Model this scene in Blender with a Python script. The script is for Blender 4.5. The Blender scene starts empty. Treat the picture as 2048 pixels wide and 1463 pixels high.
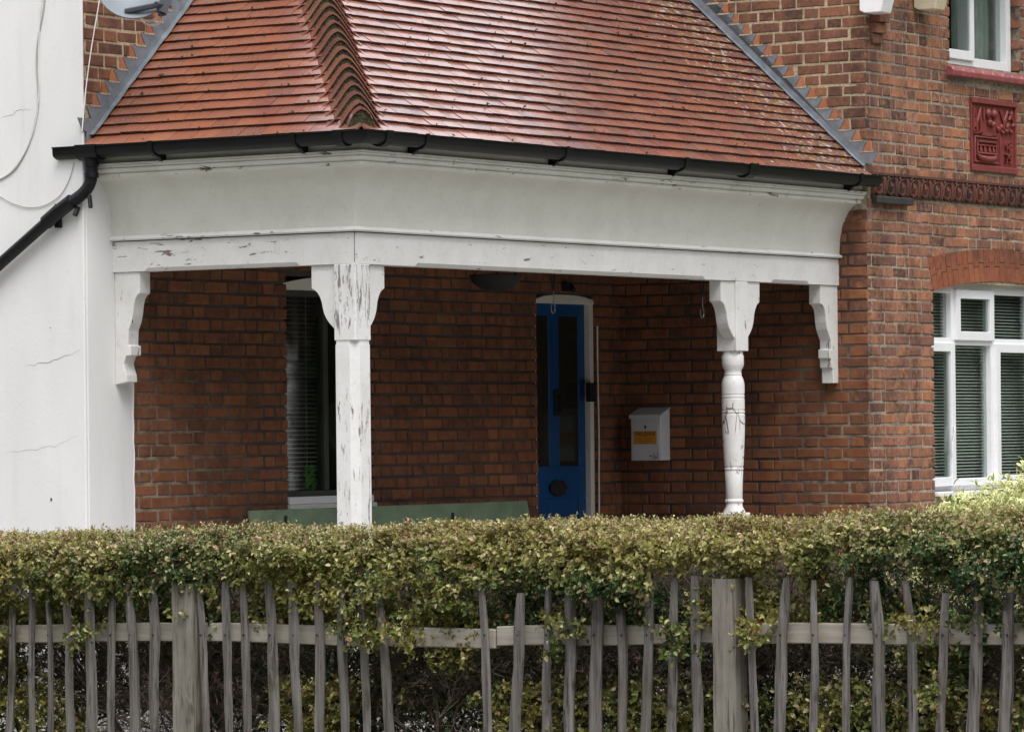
import bpy, bmesh, math, random
import numpy as np
from mathutils import Matrix, Vector
R_ = math.radians
random.seed(7); rng = np.random.default_rng(7)
S = bpy.context.scene; COL = S.collection

# ------------------------------------------------------------------ camera, sky, sun, exposure
EYE = 1.6; F = 8500.0; ROLL = .0105; HOR = 855.0
cd = bpy.data.cameras.new('camera'); cam = bpy.data.objects.new('camera', cd); COL.objects.link(cam)
cd.sensor_width = 36; cd.lens = 36 * F / 2048; cd.clip_end = 500; cd.clip_start = .1
cd.shift_y = (HOR - 731.5) / 2048
cr, sr = math.cos(ROLL), math.sin(ROLL)
cam.matrix_world = Matrix(((cr, sr, 0, 0), (0, 0, -1, 0), (-sr, cr, 0, EYE), (0, 0, 0, 1)))
S.camera = cam
W = bpy.data.worlds.new('World'); S.world = W; W.use_nodes = True
wn = W.node_tree; wn.nodes.clear()
sky = wn.nodes.new('ShaderNodeTexSky'); sky.sky_type = 'NISHITA'; sky.sun_disc = False
SUN_EL, SUN_AZ = R_(59), R_(166)       # azimuth measured clockwise from +Y
sky.sun_elevation = SUN_EL; sky.sun_rotation = SUN_AZ; sky.dust_density = 3; sky.air_density = 1.0
hs = wn.nodes.new('ShaderNodeHueSaturation'); hs.inputs['Saturation'].default_value = .22
bg = wn.nodes.new('ShaderNodeBackground'); bg.inputs['Strength'].default_value = .13
wo = wn.nodes.new('ShaderNodeOutputWorld')
cloud = wn.nodes.new('ShaderNodeMix'); cloud.data_type = 'RGBA'; cloud.inputs[0].default_value = .6; cloud.inputs[7].default_value = (8.8, 8.75, 9.2, 1)   # even cloud cover
wn.links.new(sky.outputs[0], hs.inputs['Color']); wn.links.new(hs.outputs[0], cloud.inputs[6]); wn.links.new(cloud.outputs[2], bg.inputs[0]); wn.links.new(bg.outputs[0], wo.inputs[0])
sl = bpy.data.lights.new('sun', 'SUN'); sun = bpy.data.objects.new('sun', sl); COL.objects.link(sun)
sl.energy = 1.25; sl.angle = R_(30); sl.color = (1, .955, .90)
sd = Vector((math.sin(SUN_AZ) * math.cos(SUN_EL), math.cos(SUN_AZ) * math.cos(SUN_EL), math.sin(SUN_EL)))
sun.rotation_euler = (-sd).to_track_quat('-Z', 'Y').to_euler(); sun.location = (0, 0, 12)
S.view_settings.view_transform = 'Standard'; S.view_settings.look = 'None'
S.view_settings.exposure = .83; S.view_settings.gamma = 1
S.view_settings.use_curve_mapping = False
S.cycles.max_bounces = 6; S.cycles.diffuse_bounces = 4; S.cycles.glossy_bounces = 3; S.cycles.transmission_bounces = 4

# ------------------------------------------------------------------ frames
ANG = -R_(33.5); B = Vector((math.cos(ANG), math.sin(ANG), 0)); A = Vector((-math.sin(ANG), math.cos(ANG), 0))
HX, HY = -2.232, 25.0
HOUSE = Matrix.Translation((HX, HY, 0)) @ Matrix.Rotation(ANG, 4, 'Z')     # local x = out of the back wall, y = along it
FENCE = Matrix.Translation((0, 14.83, 0)) @ Matrix.Rotation(ANG, 4, 'Z')   # local x = along the fence, y = towards the house

def ray(px, py):
    dx, dy = px - 1024, HOR - py
    return Vector(((dx * cr + dy * sr) / F, 1, (-dx * sr + dy * cr) / F))
def at(px, py, axis, val, fr=HOUSE):       # where the line of sight meets the plane axis = val of a frame
    inv = fr.inverted(); o = inv @ Vector((0, 0, EYE)); d = inv.to_3x3() @ ray(px, py)
    k = (val - o[axis]) / d[axis]; return o + d * k
def proj(p, fr=HOUSE):
    w = fr @ Vector(p); s = F / w.y; X, Zz = w.x * s, (w.z - EYE) * s
    return 1024 + X * cr - Zz * sr, HOR - (X * sr + Zz * cr)
def Z(r): return r + EYE

# ------------------------------------------------------------------ object helpers
FR = {}
def _props(o, label=None, cat=None, group=None, kind=None):
    if label: o['label'] = label
    if cat: o['category'] = cat
    if group: o['group'] = group
    if kind: o['kind'] = kind
    return o
def thing(name, label, cat, base=(0, 0, 0), group=None, fr=HOUSE):
    o = bpy.data.objects.new(name, None); COL.objects.link(o); o.empty_display_size = .2
    o.matrix_world = fr @ Matrix.Translation(base); FR[o.name] = (Vector(base), fr)
    return _props(o, label, cat, group)
def base_of(o):
    if o is None: return Vector((0, 0, 0))
    return FR[o.name][0]
def link(name, me, parent=None, base=None, fr=HOUSE):
    o = bpy.data.objects.new(name, me); COL.objects.link(o)
    if parent is not None:
        o.parent = parent; FR[o.name] = (base_of(parent), FR[parent.name][1])
    else:
        o.matrix_world = fr @ Matrix.Translation(base or (0, 0, 0)); FR[o.name] = (Vector(base or (0, 0, 0)), fr)
    return o
class MB:
    def __init__(s): s.v = []; s.f = []; s.m = []; s.mi = 0
    def add(s, vs, fs):
        n = len(s.v); s.v += [tuple(v) for v in vs]
        for f in fs: s.f.append(tuple(i + n for i in f)); s.m.append(s.mi)
        return s
    def box(s, x0, x1, y0, y1, z0, z1):
        return s.add([(x, y, z) for z in (z0, z1) for y in (y0, y1) for x in (x0, x1)],
                     [(0, 2, 3, 1), (4, 5, 7, 6), (0, 1, 5, 4), (2, 6, 7, 3), (0, 4, 6, 2), (1, 3, 7, 5)])
    def prism(s, poly, axis, c0, c1):       # poly in the other two axes (x,y,z order), extruded along axis
        def pt(p, c): q = list(p); q.insert(axis, c); return tuple(q)
        n = len(poly); vs = [pt(p, c0) for p in poly] + [pt(p, c1) for p in poly]
        fs = [tuple(range(n)), tuple(range(2 * n - 1, n - 1, -1))] + [(i, i + n, (i + 1) % n + n, (i + 1) % n) for i in range(n)]
        return s.add(vs, fs)
    def tube(s, pts, r, n=8, cap=True):
        pts = [Vector(p) for p in pts]; rs = r if isinstance(r, (list, tuple)) else [r] * len(pts)
        vs = []; ref = None
        for i, p in enumerate(pts):
            t = (pts[min(i + 1, len(pts) - 1)] - pts[max(i - 1, 0)]).normalized()
            if ref is None: ref = Vector((0, 0, 1)) if abs(t.z) < .9 else Vector((1, 0, 0))
            u = (ref - t * ref.dot(t)).normalized(); w = t.cross(u); ref = u
            for k in range(n):
                a = 2 * math.pi * k / n; vs.append(p + (u * math.cos(a) + w * math.sin(a)) * rs[i])
        fs = []
        for i in range(len(pts) - 1):
            for k in range(n): fs.append((i * n + k, i * n + (k + 1) % n, (i + 1) * n + (k + 1) % n, (i + 1) * n + k))
        if cap: fs += [tuple(range(n - 1, -1, -1)), tuple(range((len(pts) - 1) * n, len(pts) * n))]
        return s.add(vs, fs)
    def lathe(s, prof, cx, cy, n=24):        # prof: (r, z)
        vs = []; fs = []
        for r, z in prof:
            for k in range(n): a = 2 * math.pi * k / n; vs.append((cx + r * math.cos(a), cy + r * math.sin(a), z))
        for i in range(len(prof) - 1):
            for k in range(n): fs.append((i * n + k, i * n + (k + 1) % n, (i + 1) * n + (k + 1) % n, (i + 1) * n + k))
        fs += [tuple(range(n - 1, -1, -1)), tuple(range((len(prof) - 1) * n, len(prof) * n))]
        return s.add(vs, fs)
    def loft(s, rings, close=False):        # rings of equal length
        n = len(rings[0]); vs = [p for r in rings for p in r]; fs = []
        for i in range(len(rings) - 1):
            for k in range(n if close else n - 1):
                fs.append((i * n + k, (i + 1) * n + k, (i + 1) * n + (k + 1) % n, i * n + (k + 1) % n))
        return s.add(vs, fs)
    def mesh(s, name, mats, base=(0, 0, 0), bevel=0, smooth=None):
        me = bpy.data.meshes.new(name); b = Vector(base)
        me.from_pydata([(v[0] - b.x, v[1] - b.y, v[2] - b.z) for v in s.v], [], s.f)
        for m in (mats if isinstance(mats, (list, tuple)) else [mats]): me.materials.append(m)
        if max(s.m or [0]) > 0: me.polygons.foreach_set('material_index', s.m)
        bm = bmesh.new(); bm.from_mesh(me); bmesh.ops.recalc_face_normals(bm, faces=bm.faces)
        if bevel: bmesh.ops.bevel(bm, geom=bm.edges[:], offset=bevel, segments=1, affect='EDGES', clamp_overlap=True)
        bm.to_mesh(me); bm.free()
        if smooth:
            me.polygons.foreach_set('use_smooth', [True] * len(me.polygons)); me.set_sharp_from_angle(angle=R_(smooth))
        me.update(); return me
    def build(s, name, mats, parent=None, bevel=0, smooth=None, base=None, fr=HOUSE, **kw):
        bs = base_of(parent) if parent is not None else Vector(base or (0, 0, 0))
        return _props(link(name, s.mesh(name, mats, bs, bevel, smooth), parent, bs, fr), **kw)
def box_part(name, m, parent, x0, x1, y0, y1, z0, z1, bevel=.003):
    return MB().box(x0, x1, y0, y1, z0, z1).build(name, m, parent, bevel=bevel)

# ------------------------------------------------------------------ materials
class NT:
    def __init__(s, name):
        s.mat = bpy.data.materials.new(name); s.mat.use_nodes = True; s.t = s.mat.node_tree
        s.b = s.t.nodes['Principled BSDF']
    def n(s, typ, ins=None, **at_):
        nd = s.t.nodes.new('ShaderNode' + typ)
        for k, v in at_.items(): setattr(nd, k, v)
        for k, v in (ins or {}).items():
            if hasattr(v, 'links'): s.t.links.new(v, nd.inputs[k])
            else: nd.inputs[k].default_value = v
        return nd
    def set(s, k, v):
        if hasattr(v, 'links'): s.t.links.new(v, s.b.inputs[k])
        else: s.b.inputs[k].default_value = v
    def pos(s, sc=(1, 1, 1), rot=0):
        g = s.n('NewGeometry'); m = s.n('Mapping', {0: g.outputs['Position']}); m.inputs['Scale'].default_value = sc
        if rot:
            m.vector_type = 'POINT'; m0 = s.n('Mapping', {0: g.outputs['Position']}); m0.inputs['Rotation'].default_value = (0, 0, rot)
            s.t.links.new(m0.outputs[0], m.inputs[0])
        return m.outputs[0]
    def noise(s, vec, scale, detail=4, rough=.55, dist=0):
        return s.n('TexNoise', {'Vector': vec, 'Scale': scale, 'Detail': detail, 'Roughness': rough, 'Distortion': dist}).outputs[0]
    def rng(s, val, a, b, c=0, d=1):
        return s.n('MapRange', {0: val, 1: a, 2: b, 3: c, 4: d}).outputs[0]
    def mul(s, a, b): return s.n('Math', {0: a, 1: b}, operation='MULTIPLY').outputs[0]
    def math(s, op, a, b=0): return s.n('Math', {0: a, 1: b}, operation=op).outputs[0]
    def mix(s, f, a, b, mode='MIX'):
        nd = s.t.nodes.new('ShaderNodeMix'); nd.data_type = 'RGBA'; nd.blend_type = mode
        for i, v in ((0, f), (6, a), (7, b)):
            if hasattr(v, 'links'): s.t.links.new(v, nd.inputs[i])
            else: nd.inputs[i].default_value = (*v, 1) if isinstance(v, tuple) and len(v) == 3 else v
        return nd.outputs[2]
    def ramp(s, fac, stops, interp='LINEAR'):
        r = s.n('ValToRGB', {0: fac}); cr_ = r.color_ramp; cr_.interpolation = interp
        while len(cr_.elements) < len(stops): cr_.elements.new(.5)
        for e, (p, c) in zip(cr_.elements, stops): e.position = p; e.color = (*c, 1)
        return r.outputs[0]
    def bump(s, h, strength=.3, dist=.01):
        s.set('Normal', s.n('Bump', {'Strength': strength, 'Distance': dist, 'Height': h}).outputs[0])
    def rand(s):
        a = s.n('ObjectInfo').outputs['Random']; b = s.n('Attribute', attribute_name='rnd').outputs['Fac']
        return s.math('FRACT', s.math('ADD', a, b))
    def local(s):       # house coordinates from world position
        g = s.n('NewGeometry'); m = s.n('Mapping', {0: g.outputs['Position']}, vector_type='TEXTURE')
        m.inputs['Location'].default_value = (HX, HY, 0); m.inputs['Rotation'].default_value = (0, 0, ANG)
        return m.outputs[0]

def plain(name, col, rough=.6, noise=.15, scale=8, metal=0, bump=.0, spec=.5):
    t = NT(name); n = t.noise(t.pos(), scale, 5)
    t.set('Base Color', t.mix(t.rng(n, .3, .7), tuple(c * (1 - noise) for c in col), tuple(min(1, c * (1 + noise)) for c in col)))
    t.set('Roughness', rough); t.set('Metallic', metal); t.set('Specular IOR Level', spec)
    if bump: t.bump(t.noise(t.pos(), scale * 6, 4), bump, .004)
    return t.mat

def brick_mat(name, stops, soot=.5, soot_col=(.035, .025, .025), lime=.0, fine=1.0, corner=None):
    t = NT(name); r = t.rand(); p = t.pos()
    c = t.ramp(r, stops)
    v = t.noise(p, 9, 5, .65); c = t.mix(t.rng(v, .3, .72, 0, .55), c, (.42, .19, .09) if soot < .9 else (.2, .1, .06))
    n1 = t.noise(t.pos((1, 1, .8)), 2.3, 3); n2 = t.noise(p, 26, 6, .7)
    n3 = t.noise(t.pos((1.6, 1.6, .5)), 3.1, 4, .65); m = t.mul(t.rng(t.math('MAXIMUM', n1, n3), .44, .66), t.rng(n2, .34, .58)); m2 = t.mul(t.rng(n2, .50, .62), .5)
    m = t.math('MAXIMUM', m, m2)
    r2 = t.math('FRACT', t.mul(r, 7.31)); m = t.math('MAXIMUM', m, t.mul(t.rng(r2, .84, .97), t.rng(n2, .3, .55)))
    c = t.mix(t.mul(m, soot), c, soot_col)
    if corner:      # soot gathered at the house corner
        sp = t.n('SeparateXYZ', {0: t.local()}); a_, b_ = corner
        d = t.rng(sp.outputs[a_], b_[0], b_[1]); d = t.mul(d, t.rng(t.noise(p, 5, 5, .7), .38, .6))
        c = t.mix(t.mul(d, .8), c, soot_col)
    if lime:
        w = t.mul(t.rng(t.noise(t.pos((1, 1, .6)), 34, 4, .7), .6, .7), lime); c = t.mix(w, c, (.5, .42, .36))
    c = t.mix(t.rng(t.noise(p, 160, 3), .3, .7, .0, .35), c, (.12, .06, .04))
    t.set('Base Color', c); t.set('Roughness', .88); t.set('Specular IOR Level', .25)
    t.bump(t.noise(p, 90, 6, .7), .55, .004); return t.mat
def mortar_mat(name, a, b, dark=(.05, .04, .035)):
    t = NT(name); p = t.pos(); n = t.noise(p, 3, 4); c = t.mix(t.rng(n, .35, .65), a, b)
    c = t.mix(t.rng(t.noise(p, 40, 5, .7), .45, .65, 0, .75), c, dark)
    t.set('Base Color', c); t.set('Roughness', .95); t.bump(t.noise(p, 120, 4), .8, .006); return t.mat

M = {}
M['brick_front'] = brick_mat('weathered_orange_brick', [(0, (.42, .185, .10)), (.22, (.56, .24, .12)), (.45, (.38, .165, .10)), (.65, (.46, .205, .13)), (.85, (.25, .12, .09)), (1, (.60, .29, .16))], .92, lime=.35, corner=(1, (5.75, 5.42)))
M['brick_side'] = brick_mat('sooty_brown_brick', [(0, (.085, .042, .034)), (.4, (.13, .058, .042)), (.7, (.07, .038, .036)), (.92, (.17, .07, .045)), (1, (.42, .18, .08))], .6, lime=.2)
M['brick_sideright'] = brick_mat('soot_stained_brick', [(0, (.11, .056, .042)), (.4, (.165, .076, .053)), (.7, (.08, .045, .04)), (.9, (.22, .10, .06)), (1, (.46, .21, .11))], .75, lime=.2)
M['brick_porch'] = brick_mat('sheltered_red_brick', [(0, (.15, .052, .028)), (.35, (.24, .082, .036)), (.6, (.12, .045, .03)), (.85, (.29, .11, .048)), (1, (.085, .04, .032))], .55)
M['brick_cut'] = brick_mat('cut_orange_brick', [(0, (.5, .2, .1)), (1, (.42, .15, .08))], .3)
M['brick_arch'] = brick_mat('rubbed_red_brick', [(0, (.34, .085, .04)), (.5, (.26, .068, .035)), (1, (.38, .11, .05))], .6, corner=(2, (Z(1.02), Z(1.25))))
M['mortar_light'] = mortar_mat('buff_mortar', (.52, .43, .28), (.40, .34, .24), dark=(.16, .13, .09))
M['mortar_grey'] = mortar_mat('grimy_mortar', (.46, .39, .29), (.22, .18, .14))
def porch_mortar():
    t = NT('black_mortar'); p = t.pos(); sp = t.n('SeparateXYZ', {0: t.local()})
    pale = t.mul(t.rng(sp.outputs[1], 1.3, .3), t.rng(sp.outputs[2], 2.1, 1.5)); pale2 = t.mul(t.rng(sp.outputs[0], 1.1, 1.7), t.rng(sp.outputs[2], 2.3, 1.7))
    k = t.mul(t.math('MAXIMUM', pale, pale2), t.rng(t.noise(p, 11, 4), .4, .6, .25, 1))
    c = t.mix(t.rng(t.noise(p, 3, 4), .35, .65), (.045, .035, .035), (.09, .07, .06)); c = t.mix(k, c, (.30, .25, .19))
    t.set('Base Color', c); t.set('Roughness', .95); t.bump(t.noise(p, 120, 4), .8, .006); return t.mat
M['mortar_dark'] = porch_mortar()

def render_mat():
    t = NT('white_render'); p = t.pos(); n = t.noise(t.pos((1, 1, .35)), 1.7, 5, .6)
    c = t.mix(t.rng(n, .35, .7), (.73, .73, .735), (.82, .82, .825))
    c = t.mix(t.rng(t.noise(p, 14, 6, .7), .6, .8, 0, .25), c, (.5, .48, .43))
    c = t.mix(t.rng(t.noise(t.pos((6, 6, .5)), 1.5, 4, .6), .56, .75, 0, .2), c, (.55, .53, .48))
    t.set('Base Color', c); t.set('Roughness', .8); t.bump(t.math('ADD', t.noise(p, 45, 6, .6), t.mul(t.noise(p, 4, 3, .5), 1.2)), .16, .006); return t.mat
M['render'] = render_mat()
def paint(name, col, amount, stretch, wood=(.17, .13, .125), scale=16, grime=.3, patch=None, crackle=.0):
    t = NT(name); v = t.n('Mapping', {0: t.local()}); v.inputs['Scale'].default_value = stretch; v = v.outputs[0]
    n = t.noise(v, scale, 7, .72, .3); zone = t.noise(t.local(), 2.1, 2)
    thr = .735 - amount * .16
    n = t.math('ADD', n, t.rng(zone, .4, .7, -.03, .05))
    if patch:      # heavier loss of paint inside a band of heights
        sp = t.n('SeparateXYZ', {0: t.local()}); z0, z1, z2, z3 = patch
        b = t.math('MINIMUM', t.rng(sp.outputs[2], z0, z1), t.rng(sp.outputs[2], z3, z2)); n = t.math('ADD', n, t.mul(b, .085))
    m = t.rng(n, thr, thr + .012)
    if crackle:
        vo = t.n('TexVoronoi', {'Vector': v, 'Scale': scale * 1.1, 'Randomness': 1.0}, feature='DISTANCE_TO_EDGE').outputs[0]
        cm = t.mul(t.rng(vo, .02, .05, 1, 0), t.rng(t.noise(t.local(), 6, 3), .50, .56)); m = t.math('MAXIMUM', m, t.mul(cm, crackle))
    g = t.noise(t.local(), 5, 5, .6); c = t.mix(t.rng(g, .4, .75, 0, grime), col, (.46, .45, .36))
    c = t.mix(t.rng(t.noise(t.local(), 40, 4), .55, .75, 0, .18), c, (.4, .38, .33))
    c = t.mix(m, c, t.mix(t.noise(v, 60, 4), tuple(x * .6 for x in wood), tuple(x * 1.7 for x in wood)))
    t.set('Base Color', c); t.set('Roughness', t.rng(m, 0, 1, .5, .9))
    t.bump(t.math('ADD', t.mul(m, -1.0), t.mul(t.noise(v, 30, 5), .15)), .5, .003); return t.mat
WH = (.76, .755, .745)
M['paint_x'] = paint('white_paint_along_short_beam', WH, .72, (.35, 1, 1.6))
M['paint_y'] = paint('white_paint_along_long_beam', WH, .62, (1, .3, 1.6))
M['paint_cove'] = paint('aged_white_paint', (.70, .70, .645), .12, (1, .6, 1), grime=.28)
M['paint_crown'] = paint('white_cornice_paint', (.70, .70, .66), .7, (.5, .5, 1.2), grime=.5)
M['paint_post'] = paint('flaking_white_post_paint', (.77, .77, .77), .80, (1.6, 1.6, .2), scale=36, wood=(.21, .185, .185), patch=(Z(.5), Z(.62), Z(.92), Z(1.0)))
M['paint_turned'] = paint('cracked_white_post_paint', (.77, .77, .77), .62, (1.4, 1.4, .5), scale=13, crackle=1.0)
M['paint_bracket'] = paint('white_bracket_paint', WH, .7, (1.5, 1.5, .3), scale=20)
M['paint_plain'] = paint('cream_white_paint', (.72, .72, .66), .05, (1, 1, 1))
M['upvc'] = plain('white_plastic_frame', (.82, .83, .85), .3, .03)
M['gutter'] = plain('black_plastic', (.005, .0055, .007), .42, .3, 6, spec=.3)
M['lead'] = plain('grey_lead', (.17, .19, .215), .55, .25, 14, metal=.1, bump=.3)
M['cable_w'] = plain('white_cable', (.75, .73, .7), .5, .05)
M['cable_g'] = plain('grey_cable', (.42, .4, .36), .6, .1)
M['dark_wood'] = plain('dark_painted_timber', (.03, .027, .025), .6, .3)
M['soffit'] = plain('brown_soffit_boards', (.055, .042, .034), .8, .3)
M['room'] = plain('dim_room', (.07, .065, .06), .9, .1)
M['blind'] = plain('blind_slats', (.66, .67, .63), .55, .08)
M['curtain'] = plain('green_curtain', (.50, .53, .50), .9, .15)
M['door_blue'] = plain('blue_door_paint', (.0035, .062, .195), .35, .12, 10)
M['iron'] = plain('black_iron', (.008, .008, .009), .75, .3)
M['steel'] = plain('bright_wire', (.16, .16, .155), .35, .2, metal=.8)
M['box_white'] = plain('white_letterbox_paint', (.62, .63, .66), .4, .05)
M['chip'] = plain('rusty_chips', (.05, .03, .025), .9)
M['sticker'] = plain('orange_sticker', (.62, .30, .03), .5, .06)
M['print'] = plain('dark_print', (.10, .03, .02), .6)
M['bench'] = plain('sage_green_paint', (.13, .19, .12), .55, .22, 7, bump=.3)
M['terracotta'] = plain('red_painted_terracotta', (.185, .034, .028), .55, .18, 14, bump=.4)
M['dish'] = plain('grey_dish', (.17, .20, .225), .45, .1)
M['lnb'] = plain('dark_grey_plastic', (.05, .055, .07), .35, .15)
M['sill_tile'] = plain('pink_red_sill_tile', (.30, .085, .088), .35, .2, 9, bump=.4)
M['floor'] = plain('porch_tiles', (.10, .06, .05), .7, .2)
M['dull_green'] = plain('dark_frame', (.035, .04, .028), .6, .3)
M['fern'] = plain('house_plant_leaf', (.12, .26, .05), .5, .4, 20)
M['cream'] = plain('cream_bracket_paint', (.62, .56, .40), .5, .1)

def glass_mat():
    t = NT('window_glass'); t.set('Base Color', (.9, .95, .93, 1)); t.set('Roughness', .02)
    t.set('Transmission Weight', 1.0); t.set('IOR', 1.2); t.set('Specular IOR Level', .5)
    tr = t.n('BsdfTransparent', {0: (.86, .9, .88, 1)}); gl = t.n('BsdfGlossy', {'Roughness': .02, 'Color': (.9, .93, .95, 1)})
    bk = t.n('NewGeometry').outputs['Backfacing']; fr = t.n('Fresnel', {'IOR': t.rng(bk, 0, 1, 1.5, 1 / 1.5)}); mx = t.n('MixShader', {0: t.mul(fr.outputs[0], 1.4), 1: tr.outputs[0], 2: gl.outputs[0]})
    out = [n for n in t.t.nodes if n.type == 'OUTPUT_MATERIAL'][0]; t.t.links.new(mx.outputs[0], out.inputs[0]); return t.mat
M['glass'] = glass_mat()

def tile_mat():
    t = NT('wet_clay_roof_tile'); r = t.rand(); p = t.pos(); lo = t.n('SeparateXYZ', {0: t.local()})
    c = t.ramp(r, [(0, (.24, .082, .052)), (.25, (.29, .105, .062)), (.5, (.20, .07, .054)), (.72, (.27, .118, .076)), (.9, (.15, .065, .055)), (1, (.26, .14, .09))])
    c = t.mix(t.rng(t.noise(p, 4, 4), .4, .7, 0, .45), c, (.22, .075, .055))
    # orange bloom on the short slope next to the flank wall, soot near the upper end
    y = lo.outputs[1]; x = lo.outputs[0]; z = lo.outputs[2]
    c = t.mix(t.mul(t.rng(x, 1.3, .5), t.mul(t.rng(y, 1.5, .6), .5)), c, (.35, .135, .07))
    right = t.rng(y, 2.6, 4.9)
    s1 = t.noise(p, 19, 6, .78); s2 = t.noise(p, 8, 4, .6)
    s3 = t.noise(t.pos((1, 1, .35)), 5.5, 5, .7); dk = t.math('MAXIMUM', t.mul(t.mul(right, t.rng(s2, .4, .6)), .6), t.mul(t.rng(s3, .52, .68), .45)); c = t.mix(dk, c, (.10, .05, .035))
    thr = t.rng(right, 0, 1, .74, .565)
    wl = t.rng(t.math('SUBTRACT', s1, thr), 0, .02); c = t.mix(t.mul(wl, .8), c, (.55, .52, .45))
    yl = t.rng(t.math('SUBTRACT', t.noise(t.pos((1.1, .9, 1)), 17, 5, .75), t.math('ADD', thr, .01)), 0, .03); c = t.mix(t.mul(yl, .85), c, (.42, .27, .03))
    ms = t.rng(t.noise(p, 22, 5, .7), .72, .76); c = t.mix(t.mul(ms, .8), c, (.05, .06, .015))
    t.set('Base Color', c)
    rg = t.math('ADD', t.rng(t.noise(p, 6, 5), .3, .7, .16, .30), t.mul(t.math('MAXIMUM', wl, dk), .3)); t.set('Roughness', rg)
    t.set('Specular IOR Level', .7); t.set('Coat Weight', t.rng(t.math('MAXIMUM', wl, dk), 0, .5, .55, .08)); t.set('Coat Roughness', t.rng(t.noise(p, 5, 4), .3, .7, .10, .24)); t.set('Coat IOR', 1.6); t.bump(t.noise(p, 70, 5, .6), .10, .002); return t.mat
M['tile'] = tile_mat(); M['tile_edge'] = plain('shaded_grimy_tile_edge', (.075, .032, .024), .85, .5, 25, bump=.4)  # tile_edge: shadow under the tile tails put into the colour, plus grime
def moss_mat():
    t = NT('mossy_bedding'); p = t.pos(); n = t.noise(p, 45, 5, .7)
    t.set('Base Color', t.mix(t.rng(n, .42, .62), (.018, .016, .016), (.075, .075, .018))); t.set('Roughness', .95)
    t.bump(n, 1, .015); return t.mat
M['moss'] = moss_mat(); M['moss_tuft'] = plain('roof_moss', (.05, .055, .02), .95, .6, 40)
def wood_mat(name, a, b, dark):
    t = NT(name); oi = t.n('ObjectInfo').outputs['Random']; p = t.pos((1, 1, .045)); v = t.n('VectorMath', {0: p}, operation='ADD')
    t.t.links.new(t.mul(oi, 9), v.inputs[1]); n = t.noise(v.outputs[0], 60, 6, .7); c = t.mix(t.rng(n, .3, .68), a, b)
    c = t.mix(t.rng(t.noise(v.outputs[0], 110, 4, .7), .54, .64, 0, .9), c, dark); kn = t.noise(t.pos((1, 1, .4)), 13, 3, .6); c = t.mix(t.rng(kn, .62, .70, 0, .8), c, dark)
    c = t.mix(t.rng(t.noise(t.pos(), 7, 4), .45, .75, 0, .5), c, t.mix(oi, (.10, .09, .05), (.16, .13, .12)))
    t.set('Base Color', c); t.set('Roughness', .85); t.set('Specular IOR Level', .2); t.bump(n, 1.0, .008); return t.mat
M['pale'] = wood_mat('silvered_chestnut', (.085, .078, .074), (.29, .272, .258), (.05, .043, .04))
M['post'] = wood_mat('weathered_post_timber', (.20, .185, .16), (.34, .315, .275), (.10, .09, .075))
def rail_mat():
    t = NT('sawn_rail_timber'); p = t.n('Mapping', {0: t.local()}); p.inputs['Scale'].default_value = (.05, 1, 1); p = p.outputs[0]
    n = t.noise(p, 60, 6, .65); c = t.mix(t.rng(n, .3, .7), (.34, .31, .265), (.52, .48, .41))
    c = t.mix(t.rng(t.noise(t.pos(), 4, 4), .55, .72, 0, .5), c, (.30, .17, .08))
    t.set('Base Color', c); t.set('Roughness', .8); t.bump(n, .4, .003); return t.mat
M['rail'] = rail_mat()
def leaf_mat(name, rough=.42):
    t = NT(name); c = t.n('Attribute', attribute_name='leaf_colour').outputs['Color']
    t.set('Base Color', c); t.set('Roughness', rough); t.set('Specular IOR Level', .4)
    tr = t.n('BsdfTranslucent', {0: c}); mx = t.n('MixShader', {0: .22, 1: t.b.outputs[0], 2: tr.outputs[0]})
    out = [n for n in t.t.nodes if n.type == 'OUTPUT_MATERIAL'][0]; t.t.links.new(mx.outputs[0], out.inputs[0]); return t.mat
M['leaf'] = leaf_mat('hedge_leaf'); M['twig'] = plain('brown_twig', (.15, .115, .095), .9, .4, 30)
def ground_mat():
    t = NT('garden_lawn'); p = t.pos(); c = t.mix(t.rng(t.noise(p, 3, 5), .35, .65), (.05, .085, .02), (.11, .12, .04))
    c = t.mix(t.rng(t.noise(p, 25, 5), .5, .7, 0, .5), c, (.14, .11, .07)); t.set('Base Color', c); t.set('Roughness', .95)
    t.bump(t.noise(p, 60, 4), 1, .02); return t.mat
M['ground'] = ground_mat()

# ------------------------------------------------------------------ ground
XB_ = 1.962
g = MB().add([(-150, -60, 0), (150, -60, 0), (150, 220, 0), (-150, 220, 0)], [(0, 1, 2, 3)]).build('ground', M['ground'], fr=Matrix.Identity(4), kind='structure')
MB().add([(-5, -6.6, .004), (12, -6.6, .004), (12, 9, .004), (XB_ + .02, 9, .004), (XB_ + .02, -.45, .004), (-5, -.45, .004)], [(0, 1, 2, 3, 4, 5)]).build('path', plain('pale_concrete', (.27, .265, .25), .95, .2, 6), kind='structure')
MB().add([(-60, -30, .006), (60, -30, .006), (60, 14.2, .006), (-60, 14.2, .006)], [(0, 1, 2, 3)]).build('pavement', plain('grey_pavement', (.22, .215, .21), .9, .15, 3), fr=Matrix.Identity(4), kind='structure')
MB().box(.0, 1.92, -.32, 5.4, .0, .13).build('porch_floor', M['floor'], bevel=.01, kind='structure')

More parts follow.
